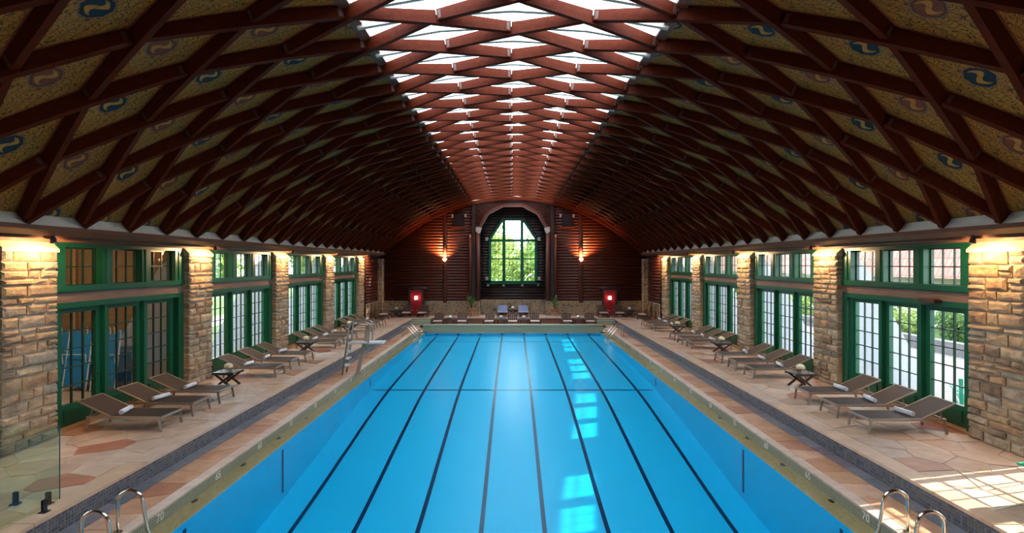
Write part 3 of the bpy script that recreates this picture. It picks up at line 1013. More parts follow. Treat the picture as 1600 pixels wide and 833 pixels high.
# arch trim, corbels, posts
pts = ARCH[1:-1]
for a, b in zip(pts, pts[1:]):
    d = (Vector(b)-Vector(a)).normalized(); n = Vector((-d.y, d.x)) * .10
    MB().bar((a[0]+n.x, YF-.10, a[1]+n.y), (b[0]+n.x, YF-.10, b[1]+n.y), .30, .20, up=(n.x, 0, n.y)).build('arch_trim', M['post'], wb)
    MB().bar((a[0]+n.x*.05, YF-.27, a[1]+n.y*.05), (b[0]+n.x*.05, YF-.27, b[1]+n.y*.05), .03, .035, up=(n.x, 0, n.y)).build('arch_bead', M['band'], wb)
for s in (-1, 1):
    MB().prism([(s*2.02, 6.02), (s*2.38, 6.10), (s*2.42, 5.80), (s*2.22, 5.62), (s*2.12, 5.74)], lambda q: (q[0], YF-.34, q[1]), lambda q: (q[0], YF-.02, q[1])).build('corbel', M['corbel'], wb)
    MB().tube([(s*2.28, YF-.14, 1.30), (s*2.28, YF-.14, 5.8)], .115, 10).build('post', M['post'], wb, True)
    MB().box(s*2.46, s*2.68, YF-.16, YF, 1.26, roof_z(2.6)-.02).build('post', M['dark_log'], wb)
    MB().tube([(s*2.78, YF-.10, 1.28), (s*2.78, YF-.10, 5.5)], .08, 8).build('post', M['post'], wb, True)
    MB().box(s*2.74, s*2.82, YF-.22, YF-.02, 5.42, 5.58).build('post_block', M['corbel'], wb)
    MB().tube([(s*4.43, YF-.06, 1.15), (s*4.43, YF-.06, roof_z(4.43)-.05)], .15, 10).build('post', M['post'], wb, True)
# big window
win_no[0] += 1
bw = struct('window_%d' % win_no[0])
YW = YA+.02
m = MB(); g = .06
def fb(x0, x1, z0, z1, d=.16): m.box(x0, x1, YW-d/2-.06, YW+d/2-.06, z0, z1)
fb(-1.62, -1.44, 2.44, 5.34); fb(1.44, 1.62, 2.44, 5.34); fb(-1.62, 1.62, 2.44, 2.56); fb(-1.62, 1.62, 5.16, 5.32)
for s in (-1, 1):
    fb(s*.50, s*.70, 2.5, 6.62, .2)
    m.bar((s*1.56, YW-.06, 5.30), (s*.66, YW-.06, 6.66), .16, .16, up=(0, 1, 0))
fb(-.75, .75, 6.56, 6.72); fb(-1.5, 1.5, 3.98, 4.06, .1)
m.build('window_frame', M['green'], bw)
m = MB()
for xa, xb, n in ((-1.44, -.70, 3), (-.50, .50, 4), (.70, 1.44, 3)):
    for i in range(1, n):
        x = xa+(xb-xa)*i/n; top = 6.6 if abs(x) < .5 else 5.25 + (1.5-abs(x))/.85*1.25
        m.box(x-.012, x+.012, YW-.07, YW-.05, 2.5, top)
    for z in (2.92, 3.28, 3.64, 4.35, 4.65, 4.95): m.box(xa, xb, YW-.07, YW-.05, z-.012, z+.012)
m.build('muntins', M['muntin'], bw)
for xa, xb in ((-1.44, -.70), (-.50, .50), (.70, 1.44)):
    for za, zb in ((2.56, 3.98), (4.06, 5.16)):
        MB().box(xa, xb, YW-.062, YW-.058, za, zb).build('pane', M['glass'], bw)
MB().box(-.5, .5, YW-.062, YW-.058, 5.32, 6.56).build('pane', M['glass'], bw)
for s in (-1, 1):
    MB().prism([(s*.7, 5.32), (s*1.46, 5.32), (s*.7, 6.5)], lambda q: (q[0], YW-.062, q[1]), lambda q: (q[0], YW-.058, q[1])).build('pane', M['glass'], bw)
    for z in (2.60, 5.22): MB().box(s*1.64, s*1.82, YW-.24, YW-.02, z, z+.22).build('corner_block', M['corbel'], bw)
MB().box(-1.78, 1.78, YW-.26, YW-.02, 2.34, 2.43).build('window_sill', M['green'], bw)
for x in (-1.66, -.62, .62, 1.66): MB().box(x-.07, x+.07, YW-.22, YW-.02, 2.2, 2.34).build('sill_bracket', M['corbel'], bw)
# arched niche windows
for s in (-1, 1):
    win_no[0] += 1
    nw = struct('window_%d' % win_no[0]); cx = s*3.52; r = .34; zb, zs = 6.14, 6.66
    poly = [(cx-r, zb), (cx+r, zb)] + [(cx+r*math.cos(t), zs+r*math.sin(t)) for t in [PI*i/10 for i in range(11)]]
    MB().prism(poly, lambda q: (q[0], YF-.16, q[1]), lambda q: (q[0], YF-.02, q[1])).build('window_surround', M['black'], nw)
    poly2 = [((q[0]-cx)*.84+cx, (q[1]-zs)*.84+zs) for q in poly]
    MB().prism(poly2, lambda q: (q[0], YF-.17, q[1]), lambda q: (q[0], YF-.155, q[1])).build('pane', plain('dark_pane', (.05, .06, .07), .12), nw)
    mm = MB()
    for i in (-1, 0, 1): mm.box(cx+i*.15-.01, cx+i*.15+.01, YF-.185, YF-.165, zb+.07, zs+.25-abs(i)*.06)
    for z in (6.36, 6.56, 6.76): mm.box(cx-.28, cx+.28, YF-.185, YF-.165, z-.01, z+.01)
    mm.build('muntins', M['log'], nw)
    MB().box(cx-.5, cx+.5, YF-.26, YF-.02, 6.02, 6.12).build('window_sill', M['post'], nw)
    for e in (-1, 1): MB().box(cx+e*.36, cx+e*.48, YF-.2, YF-.02, 6.72, 6.92).build('corner_block', M['corbel'], nw)
# red doors
for s in (-1, 1):
    door_no[0] += 1
    D = struct('door_%d' % door_no[0]); cx = s*6.3
    MB().box(cx-.385, cx+.385, YF-.14, YF-.08, PLAT+.01, 1.97).build('door_leaf', M['red'], D)
    m = MB()
    for a in (-.19, .19):
        for z in (.45, 1.02): m.box(cx+a-.13, cx+a+.13, YF-.15, YF-.14, z, z+.42)
    m.build('door_panels', M['red'], D)
    for e in (-1, 1): MB().box(cx+e*.39, cx+e*.5, YF-.2, YF, PLAT, 2.05).build('door_jamb', M['dark_log'], D)
    MB().tube([(cx-.72, YF-.12, 2.1), (cx+.72, YF-.12, 2.1)], .11, 8).build('door_lintel', M['dark_log'], D, True)
    MB().tube([(cx+s*.3, YF-.14, 1.05), (cx+s*.3, YF-.19, 1.05)], .025, 8).build('door_knob', M['chrome'], D, True)
    L = empty('wall_lantern', (cx, YF-.2, 1.35))
    tag(L, 'glowing white lantern on the red door %s' % ('beside the diving stand side' if s < 0 else 'on the sunlit platform side'), 'lantern', 'lanterns on the red doors')
    MB().box(-.06, .06, -.02, .05, -.10, .02).build('bracket', M['black'], L)
    MB().lathe([(.02, .0), (.085, .04), (.10, .13), (.07, .22), (.02, .25)], 12, (0, -.05, 0)).build('globe', M['lantern'], L, True)
    MB().lathe([(.08, .24), (.02, .29)], 12, (0, -.05, 0)).build('cap', M['black'], L)
# sconces
SIDE_ = {-1: 'diving-stand side', 1: 'sunlit side'}
for s in (-1, 1):
    S = empty('wall_sconce', (s*4.43, YF-.22, 4.0))
    tag(S, 'lit uplight sconce on the log post of the far wall, %s' % SIDE_[s], 'sconce', 'sconces on the far log wall')
    MB().box(-.06, .06, 0, .10, -.12, .10).build('backplate', M['black'], S)
    MB().lathe([(.05, -.14), (.10, -.08), (.15, .02), (.14, .02), (.09, -.06)], 14, (0, -.10, 0)).build('shade', M['bulb'], S, True)
    ld = bpy.data.lights.new('sconce_light', 'SPOT'); ld.energy = 320*LAMP; ld.color = (1, .50, .20); ld.shadow_soft_size = .05; ld.spot_size = math.radians(150); ld.spot_blend = .6
    lo = bpy.data.objects.new('sconce_light', ld); link(lo, S); lo.location = (0, -.16, .06); lo.rotation_euler = (PI-.12, 0, 0)
# near end wall (behind the camera)
wf = struct('wall_front')
m = MB(); m.prism([(-9.3, -.3), (9.3, -.3), (9.3, 4.4)] + [arc(math.radians(a), OUT) for a in range(44, -45, -8)] + [(-9.3, 4.4)], lambda q: (q[0], Y0-.2, q[1]), lambda q: (q[0], Y0, q[1]))
m.build('end_wall', M['log'], wf)

# ------------------------------------------------------------------ lamps over the pillars
lampn = 0
SIDE = {-1: 'diving-stand side', 1: 'sunlit side'}
ORDW = ['first', 'second', 'third', 'fourth', 'fifth', 'sixth', 'seventh', 'eighth', 'ninth', 'tenth']
ORD = ['first', 'second', 'third', 'fourth', 'fifth', 'sixth']
for s in (-1, 1):
    for k in range(1, 6):
        yc = PIL[k]+PW/2
        S = empty('pillar_spotlight', (s*8.50, yc, EYE+.50))
        tag(S, 'small black spotlight over the %s stone pillar from the ladder, %s' % (ORD[k-1], SIDE[s]), 'spotlight', 'spotlights over the stone pillars')
        MB().lathe([(.03, .02), (.035, -.02), (.05, -.05), (.05, -.13), (.04, -.13)], 10).build('housing', M['black'], S)
        MB().lathe([(.0, -.126), (.038, -.126), (.038, -.122), (0, -.121)], 10).build('lens', M['bulb'], S)
        ld = bpy.data.lights.new('spot', 'SPOT'); ld.energy = 36*LAMP; ld.color = (1, .60, .28); ld.spot_size = math.radians(168); ld.spot_blend = .35; ld.shadow_soft_size = .05
        lo = bpy.data.objects.new('spot', ld); link(lo, S); lo.location = (-s*.06, 0, -.19)
        lo.rotation_euler = Vector((s*1.0, 0, -.55)).to_track_quat('-Z', 'Y').to_euler()

# ------------------------------------------------------------------ loungers, towels, tables, flowers
def make_lounger(seat_mat='sling'):
    """local: x from foot (0) towards the head, y across, origin on the floor at the foot"""
    r = empty('sun_lounger')
    H = .285; L = 1.05; hw = .31
    m = MB()
    for y in (-hw, hw): m.bar((0, y, H), (1.52, y, H), .03, .045)
    m.bar((0, -hw, H), (0, hw, H), .03, .045); m.bar((1.52, -hw, H), (1.52, hw, H), .03, .04)
    m.build('frame', M['metal'], r)
    for x, dx in ((.04, -.05), (1.48, .06)):
        for y in (-hw, hw):
            MB().bar((x, y, H-.01), (x+dx, y, 0), .03, .045, up=(1, 0, 0)).build('leg', M['metal'], r)
    MB().bar((.02, -hw, .13), (.02, hw, .13), .025, .025).build('stretcher', M['metal'], r)
    MB().box(.015, L, -hw+.015, hw-.015, H+.012, H+.024).build('sling_seat', M[seat_mat], r)
    b = MB(); d = Vector((.66, 0, .30)); n = Vector((-.30, 0, .66)).normalized()*.012
    p0 = Vector((L, 0, H+.02)); q0 = p0 + d
    b.bar(p0, q0, 2*hw-.03, .014, up=n)
    bo = b.build('sling_back', M[seat_mat], r)
    f = MB()
    for y in (-hw, hw): f.bar(p0+Vector((0, y, 0)), q0+Vector((0, y, 0)), .028, .028, up=n)
    f.bar(q0+Vector((0, -hw, 0)), q0+Vector((0, hw, 0)), .028, .028, up=n)
    f.build('back_frame', M['metal'], bo)
    MB().bar(p0+d*.6+Vector((0, -hw+.06, -.02)), (1.50, -hw+.06, H), .018, .018).build('back_strut', M['metal'], r)
    MB().bar(p0+d*.6+Vector((0, hw-.06, -.02)), (1.50, hw-.06, H), .018, .018).build('back_strut', M['metal'], r)
    return r
def make_towel():
    m = MB()
    n = 14; R0 = .055
    # spiral roll cross-section
    prof = []
    for i in range(30):
        a = i/29*2*PI*2.4; rr = .018 + .036*i/29
        prof.append((rr*math.cos(a), rr*math.sin(a)))
    th = .012
    ring_o = prof; ring_i = []
    for i, (x, z) in enumerate(prof):
        L = math.hypot(x, z); ring_i.append((x*(L-th)/L, z*(L-th)/L))
    for y in (-.21, .21):
        m.v += [(x, y, z+R0) for x, z in ring_o]; m.v += [(x, y, z+R0) for x, z in ring_i]
    N = 30
    for i in range(N-1):
        m.f += [(i, i+1, 2*N+i+1, 2*N+i), (N+i+1, N+i, 3*N+i, 3*N+i+1), (i+1, i, N+i, N+i+1), (2*N+i, 2*N+i+1, 3*N+i+1, 3*N+i)]
    m.f += [(0, 2*N, 3*N, N), (N-1, 2*N-1, 4*N-1, 3*N-1)]
    return m.mesh('rolled_towel', M['towel'], True)
towel_me = make_towel()
proto = make_lounger()
POSN = ['at the ladder end', 'midmost of three', 'at the far end']
BAY = ['first glazed bay', 'second glazed bay', 'third glazed bay', 'fourth glazed bay']
first = True
LY = [(10.40, 11.44, 12.50), (15.35, 16.50, 17.65), (20.6, 21.7, 22.8), (25.85, 26.95, 28.05)]
for s in (-1, 1):
    for b in range(4):
        for i in range(3):
            yy = LY[b][i] + .31 + (-.15 if s > 0 else 0)
            o = proto if first else copy_tree(proto)
            first = False
            o.location = (s*(7.08 + rng.uniform(-.02, .02)), yy, PLAT+.001)
            o.rotation_euler = (0, 0, (PI if s < 0 else 0) + rng.uniform(-.035, .035))
            tag(o, 'brown lounger %s, %s, %s' % (POSN[i], BAY[b], SIDE[s]), 'sun lounger', 'sun loungers along the glass doors')
            t = inst(towel_me, 'rolled_towel', None, (s*(7.08+.93), yy+rng.uniform(-.03, .03), PLAT+.31), (0, 0, rng.uniform(-.25, .25)))
            tag(t, 'rolled white towel on the lounger %s, %s, %s' % (POSN[i], BAY[b], SIDE[s]), 'towel', 'rolled towels on the loungers')

def make_table():
    r = empty('side_table')
    H = .40; m = MB()
    for i in range(5): m.box(-.30+.122*i, -.30+.122*i+.112, -.24, .24, H-.022, H)
    tp = m.build('table_top', M['table_wood'], r)
    for y in (-.25, .23): MB().box(-.31, .31, y, y+.02, H-.06, H-.022).build('apron', M['table_wood'], r)
    for y in (-.2, .2):
        for d in (-1, 1):
            MB().bar((d*.24, y+.015*d, H-.04), (-d*.24, y+.015*d, 0), .03, .055, up=(1, 0, 0)).build('leg', M['table_wood'], r)
    MB().bar((0, -.2, .18), (0, .2, .18), .03, .03).build('stretcher', M['table_wood'], r)
    return r
def make_flower(mat):
    r = empty('flower_vase')
    MB().lathe([(.035, 0), (.04, .01), (.045, .07), (.04, .08), (.036, .075), (.036, .012)], 12).build('vase', M['glass'], r, True)
    m = MB(); rr = random.Random(2)
    for i in range(70):
        t = rr.uniform(0, 2*PI); u = rr.uniform(-.45, 1); w = math.sqrt(1-u*u)
        c = Vector((w*math.cos(t)*.105, w*math.sin(t)*.105, .135+u*.075))
        n = Vector((w*math.cos(t), w*math.sin(t), u))
        a = n.cross(Vector((.3, .2, .9))).normalized()*.026; b2 = n.cross(a).normalized()*.026
        m.add([c-a-b2, c+a-b2, c+a+b2, c-a+b2, c+n*.012], [(0,1,4), (1,2,4), (2,3,4), (3,0,4)])
    m.lathe([(.01, .07), (.085, .10), (.09, .15), (.05, .195), (.0, .2)], 12)
    m.build('bloom', M[mat], r)
    m = MB(); m.tube([(0, 0, .02), (0, 0, .09)], .006, 6); m.build('stem', M['leaf'], r)
    return r
table0 = make_table(); flower0 = make_flower('petal'); flower1 = make_flower('petal_white')
used = {'t': False, 'f': False, 'w': False}
def place(kind, loc, rz, label, cat, group):
    src = {'t': table0, 'f': flower0, 'w': flower1}[kind]
    o = src if not used[kind] else copy_tree(src)
    used[kind] = True
    o.location = loc; o.rotation_euler = (0, 0, rz); tag(o, label, cat, group)
    return o
glass_me = MB().lathe([(.026, 0), (.028, .005), (.032, .10), (.029, .10), (.026, .01)], 12).mesh('drinking_glass', M['glass'], True)
for s in (-1, 1):
    for k, yy in enumerate((14.35, 19.75, 25.0)):
        yy += (-.15 if s > 0 else 0)
        X = s*7.92
        place('t', (X, yy, PLAT+.001), .06*s, 'dark crossed-leg side table by the %s pillar, %s' % (ORD[k+1], SIDE[s]), 'table', 'side tables by the pillars')
        place('f', (X, yy+.03, PLAT+.402), 0, 'cream flower ball in a glass on the table by the %s pillar, %s' % (ORD[k+1], SIDE[s]), 'flowers', 'flowers on the side tables')
        if k == 0:
            for j, d in enumerate((-.13, .14)):
                g = inst(glass_me, 'drinking_glass', None, (X+d, yy-.10, PLAT+.402)); tag(g, 'clear drinking glass %s the flowers on the second pillar table, %s' % (('left of', 'right of')[j], SIDE[s]), 'glass', 'glasses on the side tables')

# ------------------------------------------------------------------ low lounge chairs by the far wall
def make_lowchair():
    """faces -y; origin on the floor under the seat centre"""
    r = empty('lounge_chair')
    hw = .33
    m = MB()
    for i in range(6):
        y = -.34+.115*i; m.box(-hw+.04, hw-.04, y, y+.10, .235-.018*i, .258-.018*i)
    m.build('seat', M['chair_wood'], r)
    b = empty('backrest', (0, 0, 0), 0, r)
    for i in range(5):
        x = (i-2)*.112
        top = .70 + .03*(2-abs(i-2))
        MB().prism([(x*.86-.042, .18), (x*.86+.042, .18), (x*1.12+.050, top), (x*1.12-.050, top)],
                   lambda q: (q[0], .24+(q[1]-.18)*.45, q[1]), lambda q: (q[0], .265+(q[1]-.18)*.45, q[1])).build('slat', M['chair_wood'], b)
    m = MB(); m.box(-.30, .30, .40, .43, .48, .54); m.build('back_rail', M['chair_wood'], b)
    for x in (-hw, hw):
        MB().box(x-.025, x+.025, -.36, -.29, 0, .40).build('leg', M['chair_wood'], r)
        MB().bar((x, -.30, .22), (x, .52, .02), .04, .09, up=(0, 0, 1)).build('leg', M['chair_wood'], r)
        MB().box(x-.06, x+.06, -.42, .36, .40, .425).build('armrest', M['chair_wood'], r)
        MB().bar((x, .30, .12), (x, .34, .40), .035, .05, up=(0, 1, 0)).build('arm_support', M['chair_wood'], r)
    m = MB(); m.box(-.27, .27, -.33, .20, .262, .315); m.build('cushion', M['cushion'], r)
    return r
lc0 = make_lowchair(); lc_used = [False]
def lowchair(x, y, z, rz, label, group):
    o = lc0 if not lc_used[0] else copy_tree(lc0)
    lc_used[0] = True
    o.location = (x, y, z); o.rotation_euler = (0, 0, rz); tag(o, label, 'chair', group)
G1 = 'low chairs behind the end of the pool'
cx_ = [(-4.45, 'end of row, diving-stand side'), (-3.03, 'second in row from the diving-stand side'), (-1.40, 'third in row from the diving-stand side'),
       (-.02, 'in the middle of the row under the big window'), (1.30, 'third in the row from the sunlit side'), (3.22, 'second in the row from the sunlit side'), (4.58, 'end of row, sunlit side')]
for x, t in cx_:
    lowchair(x, 30.75, .0, rng.uniform(-.06, .06), 'low brown chair behind the parapet, ' + t, G1)
for x, t, fl_ in ((-3.74, 'between the two chairs on the diving-stand side', 1), (-.71, 'left of the middle chair', 1), (.64, 'right of the middle chair', 1), (3.90, 'between the two chairs on the sunlit side', 1)):
    place('t', (x, 30.7, 0), PI/2, 'dark low table behind the parapet, ' + t, 'table', 'tables behind the pool end')
    place('w', (x, 30.7, .401), 0, 'white flowers behind the parapet, ' + t, 'flowers', 'flowers behind the pool end')
for s in (-1, 1):
    for x, t in ((5.72, 'pool-facing chair before the red door, alcove side'), (6.72, 'pool-facing chair before the red door, corner side')):
        lowchair(s*x, 32.75, PLAT+.002, 0, 'low brown %s, %s' % (t, SIDE[s]), 'chairs before the red doors')
    for i, (x, y) in enumerate(((8.0, 32.55), (7.95, 31.65))):
        lowchair(s*x, y, PLAT+.002, s*(-PI/2-.25), 'brown slatted chair in the stone corner, %s, %s' % (('next to the corner pier', 'next to the loungers')[i], SIDE[s]), 'chairs in the stone corners')
    place('t', (s*7.42, 32.9, PLAT+.001), 0, 'dark crossed-leg table in the stone corner, %s' % SIDE[s], 'table', 'tables on the far deck')
    place('w', (s*7.42, 32.9, PLAT+.402), 0, 'white flowers on the table in the stone corner, %s' % SIDE[s], 'flowers', 'flowers on the far deck')
# two blue loungers under the big window with a table between
bl = make_lounger('blue_lounge')
for i, x in enumerate((-.68, .66)):
    o = bl if i == 0 else copy_tree(bl)
    o.location = (x, 32.55, PLAT+.014); o.rotation_euler = (0, 0, PI/2)
    tag(o, 'blue-grey lounger under the big window, %s the flower table' % ('left of', 'right of')[i], 'sun lounger', 'blue loungers under the big window')
place('t', (0, 33.4, PLAT+.014), 0, 'dark low table between the two blue loungers', 'table', 'tables on the far deck')
place('w', (0, 33.4, PLAT+.415), 0, 'white flowers on the table between the blue loungers', 'flowers', 'flowers on the far deck')

# potted plants
def make_plant(s):
    r = empty('potted_plant', (s*2.66, 33.05, PLAT+.014))
    tag(r, 'leafy green plant in a terracotta pot on a stand, %s of the window alcove' % SIDE[s], 'plant', 'potted plants by the alcove')
    st = empty('plant_stand', (0, 0, 0), 0, r)
    for k in range(4):
        a = PI/4+k*PI/2
        MB().bar((.17*math.cos(a), .17*math.sin(a), 0), (.11*math.cos(a), .11*math.sin(a), .24), .025, .025).build('leg', M['tan'], st)
    MB().lathe([(.14, .24), (.15, .25), (.14, .265)], 14).build('stand_top', M['tan'], st)
    MB().lathe([(.11, .265), (.17, .48), (.19, .48), (.19, .52), (.165, .52), (.15, .47)], 16).build('pot', M['terracotta'], r, True)
    rr = random.Random(20+s)
    for i in range(13):
        a = rr.uniform(0, 2*PI); L = rr.uniform(.7, 1.15); lean = rr.uniform(.15, .5); w = rr.uniform(.06, .10)
        m = MB(); n = 7
        for j in range(n):
            t = j/(n-1); x = lean*L*t*t*1.2; z = .48+L*t*(1-.25*t*lean*2); ww = w*math.sin(PI*min(1, .12+t*.95))*.9+.004
            m.v += [(x*math.cos(a)-ww*math.sin(a), x*math.sin(a)+ww*math.cos(a), z), (x*math.cos(a), x*math.sin(a), z-.02), (x*math.cos(a)+ww*math.sin(a), x*math.sin(a)-ww*math.cos(a), z)]
        for j in range(n-1):
            m.f += [(3*j, 3*j+1, 3*j+4, 3*j+3), (3*j+1, 3*j+2, 3*j+5, 3*j+4)]
        m.build('leaf', M['leaf'], r, True)
for s in (-1, 1): make_plant(s)

# ------------------------------------------------------------------ lifeguard / diving stand
st = empty('diving_stand', (-5.50, 17.35, .004))
tag(st, 'tall steel diving stand with white treads and board over the walkway', 'diving stand')
for y in (-.22, .22):
    MB().tube([(-.16, y, 0), (.06, y, 1.55), (.12, y, 1.72), (.24, y, 1.78), (.62, y, 1.76), (.74, y, 1.68), (.72, y, 1.2), (.70, y, 1.06)], .028, 8).build('handrail', M['metal'], st, True)
for k in range(4):
    z = .26+.235*k; x = -.16+.22*z/1.55
    MB().box(x-.03, x+.10, -.22, .22, z, z+.045).build('tread', M['tread'], st)
MB().box(.05, 1.18, -.24, .24, 1.03, 1.08).build('board', M['tread'], st)
MB().bar((.28, 0, 0), (.52, 0, 1.03), .10, .12, up=(1, 0, 0)).build('support_post', M['tan'], st)
MB().bar((.56, 0, 1.08), (.62, 0, 1.62), .05, .12, up=(1, 0, 0)).build('back_post', M['tan'], st)
MB().box(.36, .72, -.20, .20, 1.62, 1.66).build('seat_board', M['tan'], st)
MB().box(.20, .40, -.12, .12, 0, .02).build('foot_plate', M['metal'], st)
# ------------------------------------------------------------------ pool ladder rails
def hoop(parent, s, y, big=1.0):
    X = 5.43
    pts = [(s*X, y, 0)]
    for i in range(0, 13):
        a = PI*i/12
        pts.append((s*(X-.17*big+.17*big*math.cos(a)), y, .42+.16*math.sin(a)))
    pts += [(s*(X-.40*big), y, .05), (s*4.86, y, -.35), (s*4.86, y, -1.05)]
    h = MB().tube(pts, .024, 10).build('grab_rail', M['chrome'], parent, True)
    MB().lathe([(.055, 0), (.055, .012), (.03, .018)], 14, (s*X, y, .004)).build('base_flange', M['chrome'], h)
for s in (-1, 1):
    P = empty('pool_ladder', (0, 0, 0))
    tag(P, 'polished steel pool ladder rails at the near pool corner, %s' % SIDE[s], 'pool ladder', 'near pool ladders')
    for y in (6.50, 7.10): hoop(P, s, y, 1.0)
    for k in range(3): MB().box(s*4.84, s*4.94, 6.5, 7.1, -.5-.25*k, -.47-.25*k).build('tread', M['chrome'], P)
    P = empty('pool_ladder', (0, 0, 0))
    tag(P, 'thin steel handrails at the far pool corner, %s' % SIDE[s], 'pool ladder', 'far pool handrails')
    for y in (26.2, 26.75, 27.3):
        pts = [(s*5.60, y, .0), (s*5.60, y, .42), (s*5.54, y, .52), (s*5.40, y, .54), (s*4.95, y, .02), (s*4.80, y, -.18), (s*4.80, y, -.32)]
        MB().tube(pts, .02, 8).build('handrail', M['chrome'], P, True)
    for k in range(2): MB().box(s*4.78, s*4.9, 26.2, 27.3, -.30-.1*k, -.28-.1*k).build('tread', M['tread'], P)
# ------------------------------------------------------------------ glass fence
gf = empty('glass_fence', (-6.39, 7.28, PLAT))
tag(gf, 'frameless glass fence panels on short dark spigots at the platform edge', 'fence')
MB().box(-1.6, 0, -.006, .006, .07, 1.10).build('glass_panel', M['fence_glass'], gf)
MB().box(-.006, .006, -2.2, -.03, .07, 1.10).build('glass_panel', M['fence_glass'], gf)
edge = plain('glass_edge', (.02, .10, .09), .15)
MB().box(-.003, .003, -.008, .008, .07, 1.10).build('glass_edge', edge, gf)
def spigot(x, y, rz):
    e = empty('spigot', (x, y, 0), rz, gf)
    MB().box(-.03, .03, -.018, -.007, .012, .17).build('clamp', M['black'], e); MB().box(-.03, .03, .007, .018, .012, .17).build('clamp', M['black'], e)
    MB().box(-.05, .05, -.05, .05, 0, .012).build('base_plate', M['black'], e)
for x, y, r in ((-.16, 0, 0), (-.62, 0, 0), (0, -.24, PI/2), (0, -1.4, PI/2)): spigot(x, y, r)

# ------------------------------------------------------------------ green slatted chairs
def make_adirondack(label, loc, rz):
    r = empty('garden_chair', loc, rz); tag(r, label, 'chair', 'green garden chairs')
    for i in range(6):
        y = -.30+.10*i; MB().box(-.27, .27, y, y+.088, .36-.02*i, .38-.02*i).build('seat_slat', M['chair_green'], r)
    for i in range(7):
        x = (i-3)*.088; top = 1.0-.012*(i-3)**2
        MB().prism([(x-.038, .22), (x+.038, .22), (x*1.25+.042, top), (x*1.25-.042, top)], lambda q: (q[0], .26+(q[1]-.22)*.38, q[1]), lambda q: (q[0], .285+(q[1]-.22)*.38, q[1])).build('back_slat', M['chair_green'], r)
    for x in (-.31, .31):
        MB().box(x-.02, x+.02, -.33, -.22, 0, .54).build('leg', M['chair_green'], r)
        MB().bar((x, -.28, .33), (x, .50, .04), .03, .10).build('leg', M['chair_green'], r)
        MB().prism([(x-.075, -.40), (x+.075, -.40), (x+.075, .2), (x+.03, .42), (x-.05, .42), (x-.075, .2)], lambda q: (q[0], q[1], .54), lambda q: (q[0], q[1], .565)).build('armrest', M['chair_green'], r)
    return r
make_adirondack('green slatted garden chair outside on the patio pavers', (11.35, 12.75, .03), math.radians(150))
make_adirondack('green slatted chair indoors on the sunlit platform, at the picture edge', (7.61, 7.02, PLAT+.002), math.radians(-80))

# ------------------------------------------------------------------ outdoors
gr = plain('lawn_grass', (.055, .105, .018), .9, var=.5, nscale=1.2, bump=.5, bscale=60)
lawn = MB().add([(-120, -40, -.06), (120, -40, -.06), (120, 160, -.06), (-120, 160, -.06)], [(0,1,2,3)])
# ring of lawn only outside the hall
lawn = MB()
for (x0, x1, y0, y1) in ((-120, -9.7, -40, 160), (9.7, 120, -40, 160), (-9.7, 9.7, YF+1.2, 160), (-9.7, 9.7, -40, Y0-.3)):
    lawn.box(x0, x1, y0, y1, -.4, -.02)
o = lawn.build('lawn', gr); o['kind'] = 'structure'
o = MB().box(9.76, 17.5, 3, 60, -.3, .02).build('patio', M['paver']); o['kind'] = 'structure'
o = MB().box(-21, -17.5, -10, 70, -.3, .01).build('path', M['paver']); o['kind'] = 'structure'
gwall = MB().box(17.5, 17.9, 3, 60, -.3, .55).build('garden_wall', plain('garden_stone', (.15, .14, .14), .9, var=.4, bump=.5)); gwall['kind'] = 'structure'

def leaf_mat(name, c):
    N = NT(name)
    r = rand_val(N)
    col = N.ramp(r, [(0, tuple(x*.55 for x in c)), (.6, c), (1, tuple(min(1, x*1.7) for x in c))])
    N.bsdf.inputs['Roughness'].default_value = .6
    N.set(N.bsdf.inputs['Base Color'], col)
    tl = N.new('ShaderNodeBsdfTranslucent'); N.set(tl.inputs[0], col)
    mx = N.new('ShaderNodeMixShader'); mx.inputs[0].default_value = .4
    N.t.links.new(N.bsdf.outputs[0], mx.inputs[1]); N.t.links.new(tl.outputs[0], mx.inputs[2]); N.t.links.new(mx.outputs[0], N.out.inputs[0])
    return N.m
M['leafA'] = leaf_mat('tree_leaf', (.20, .34, .07)); M['leafB'] = leaf_mat('pale_tree_leaf', (.32, .42, .12)); M['leafC'] = leaf_mat('dark_leaf', (.11, .21, .06))
M['bark'] = plain('bark', (.10, .07, .05), .9, bump=.5)
def crown_mesh(seed, mat, n=2600, leaf=.22):
    r = random.Random(seed); m = MB()
    blobs = [(r.uniform(-.55, .55), r.uniform(-.55, .55), r.uniform(-.6, .7), r.uniform(.35, .6)) for _ in range(11)]
    for i in range(n):
        bx, by, bz, br = r.choice(blobs)
        t = r.uniform(0, 2*PI); u = r.uniform(-1, 1); w = math.sqrt(1-u*u); rr = br*r.uniform(.65, 1)
        c = Vector((bx+w*math.cos(t)*rr, by+w*math.sin(t)*rr, bz+u*rr))
        n1 = Vector((r.gauss(0, 1), r.gauss(0, 1), r.gauss(0, 1))).normalized()
        a = n1.orthogonal().normalized()*leaf*.5*r.uniform(.6, 1.2); b = n1.cross(a).normalized()*leaf*.28
        m.add([c-a, c+b, c+a, c-b], [(0, 1, 2, 3)])
    me = bpy.data.meshes.new('crown'); me.from_pydata(m.v, [], m.f); me.materials.append(M[mat]); return me
crowns = [crown_mesh(1, 'leafA', leaf=.16), crown_mesh(2, 'leafB', leaf=.15), crown_mesh(3, 'leafC', leaf=.17)]
trunk_me = MB().tube([(0, 0, 0), (.02, .01, .5), (-.02, .02, 1.0)], [.06, .045, .03], 8).mesh('trunk', M['bark'], True)
branch_me = MB().tube([(0, 0, 0), (.15, .05, .5), (.35, .1, 1.0)], [.03, .02, .008], 6).mesh('branch', M['bark'], True)
TL = ['broad green tree', 'pale yellow-green tree', 'dark green tree']
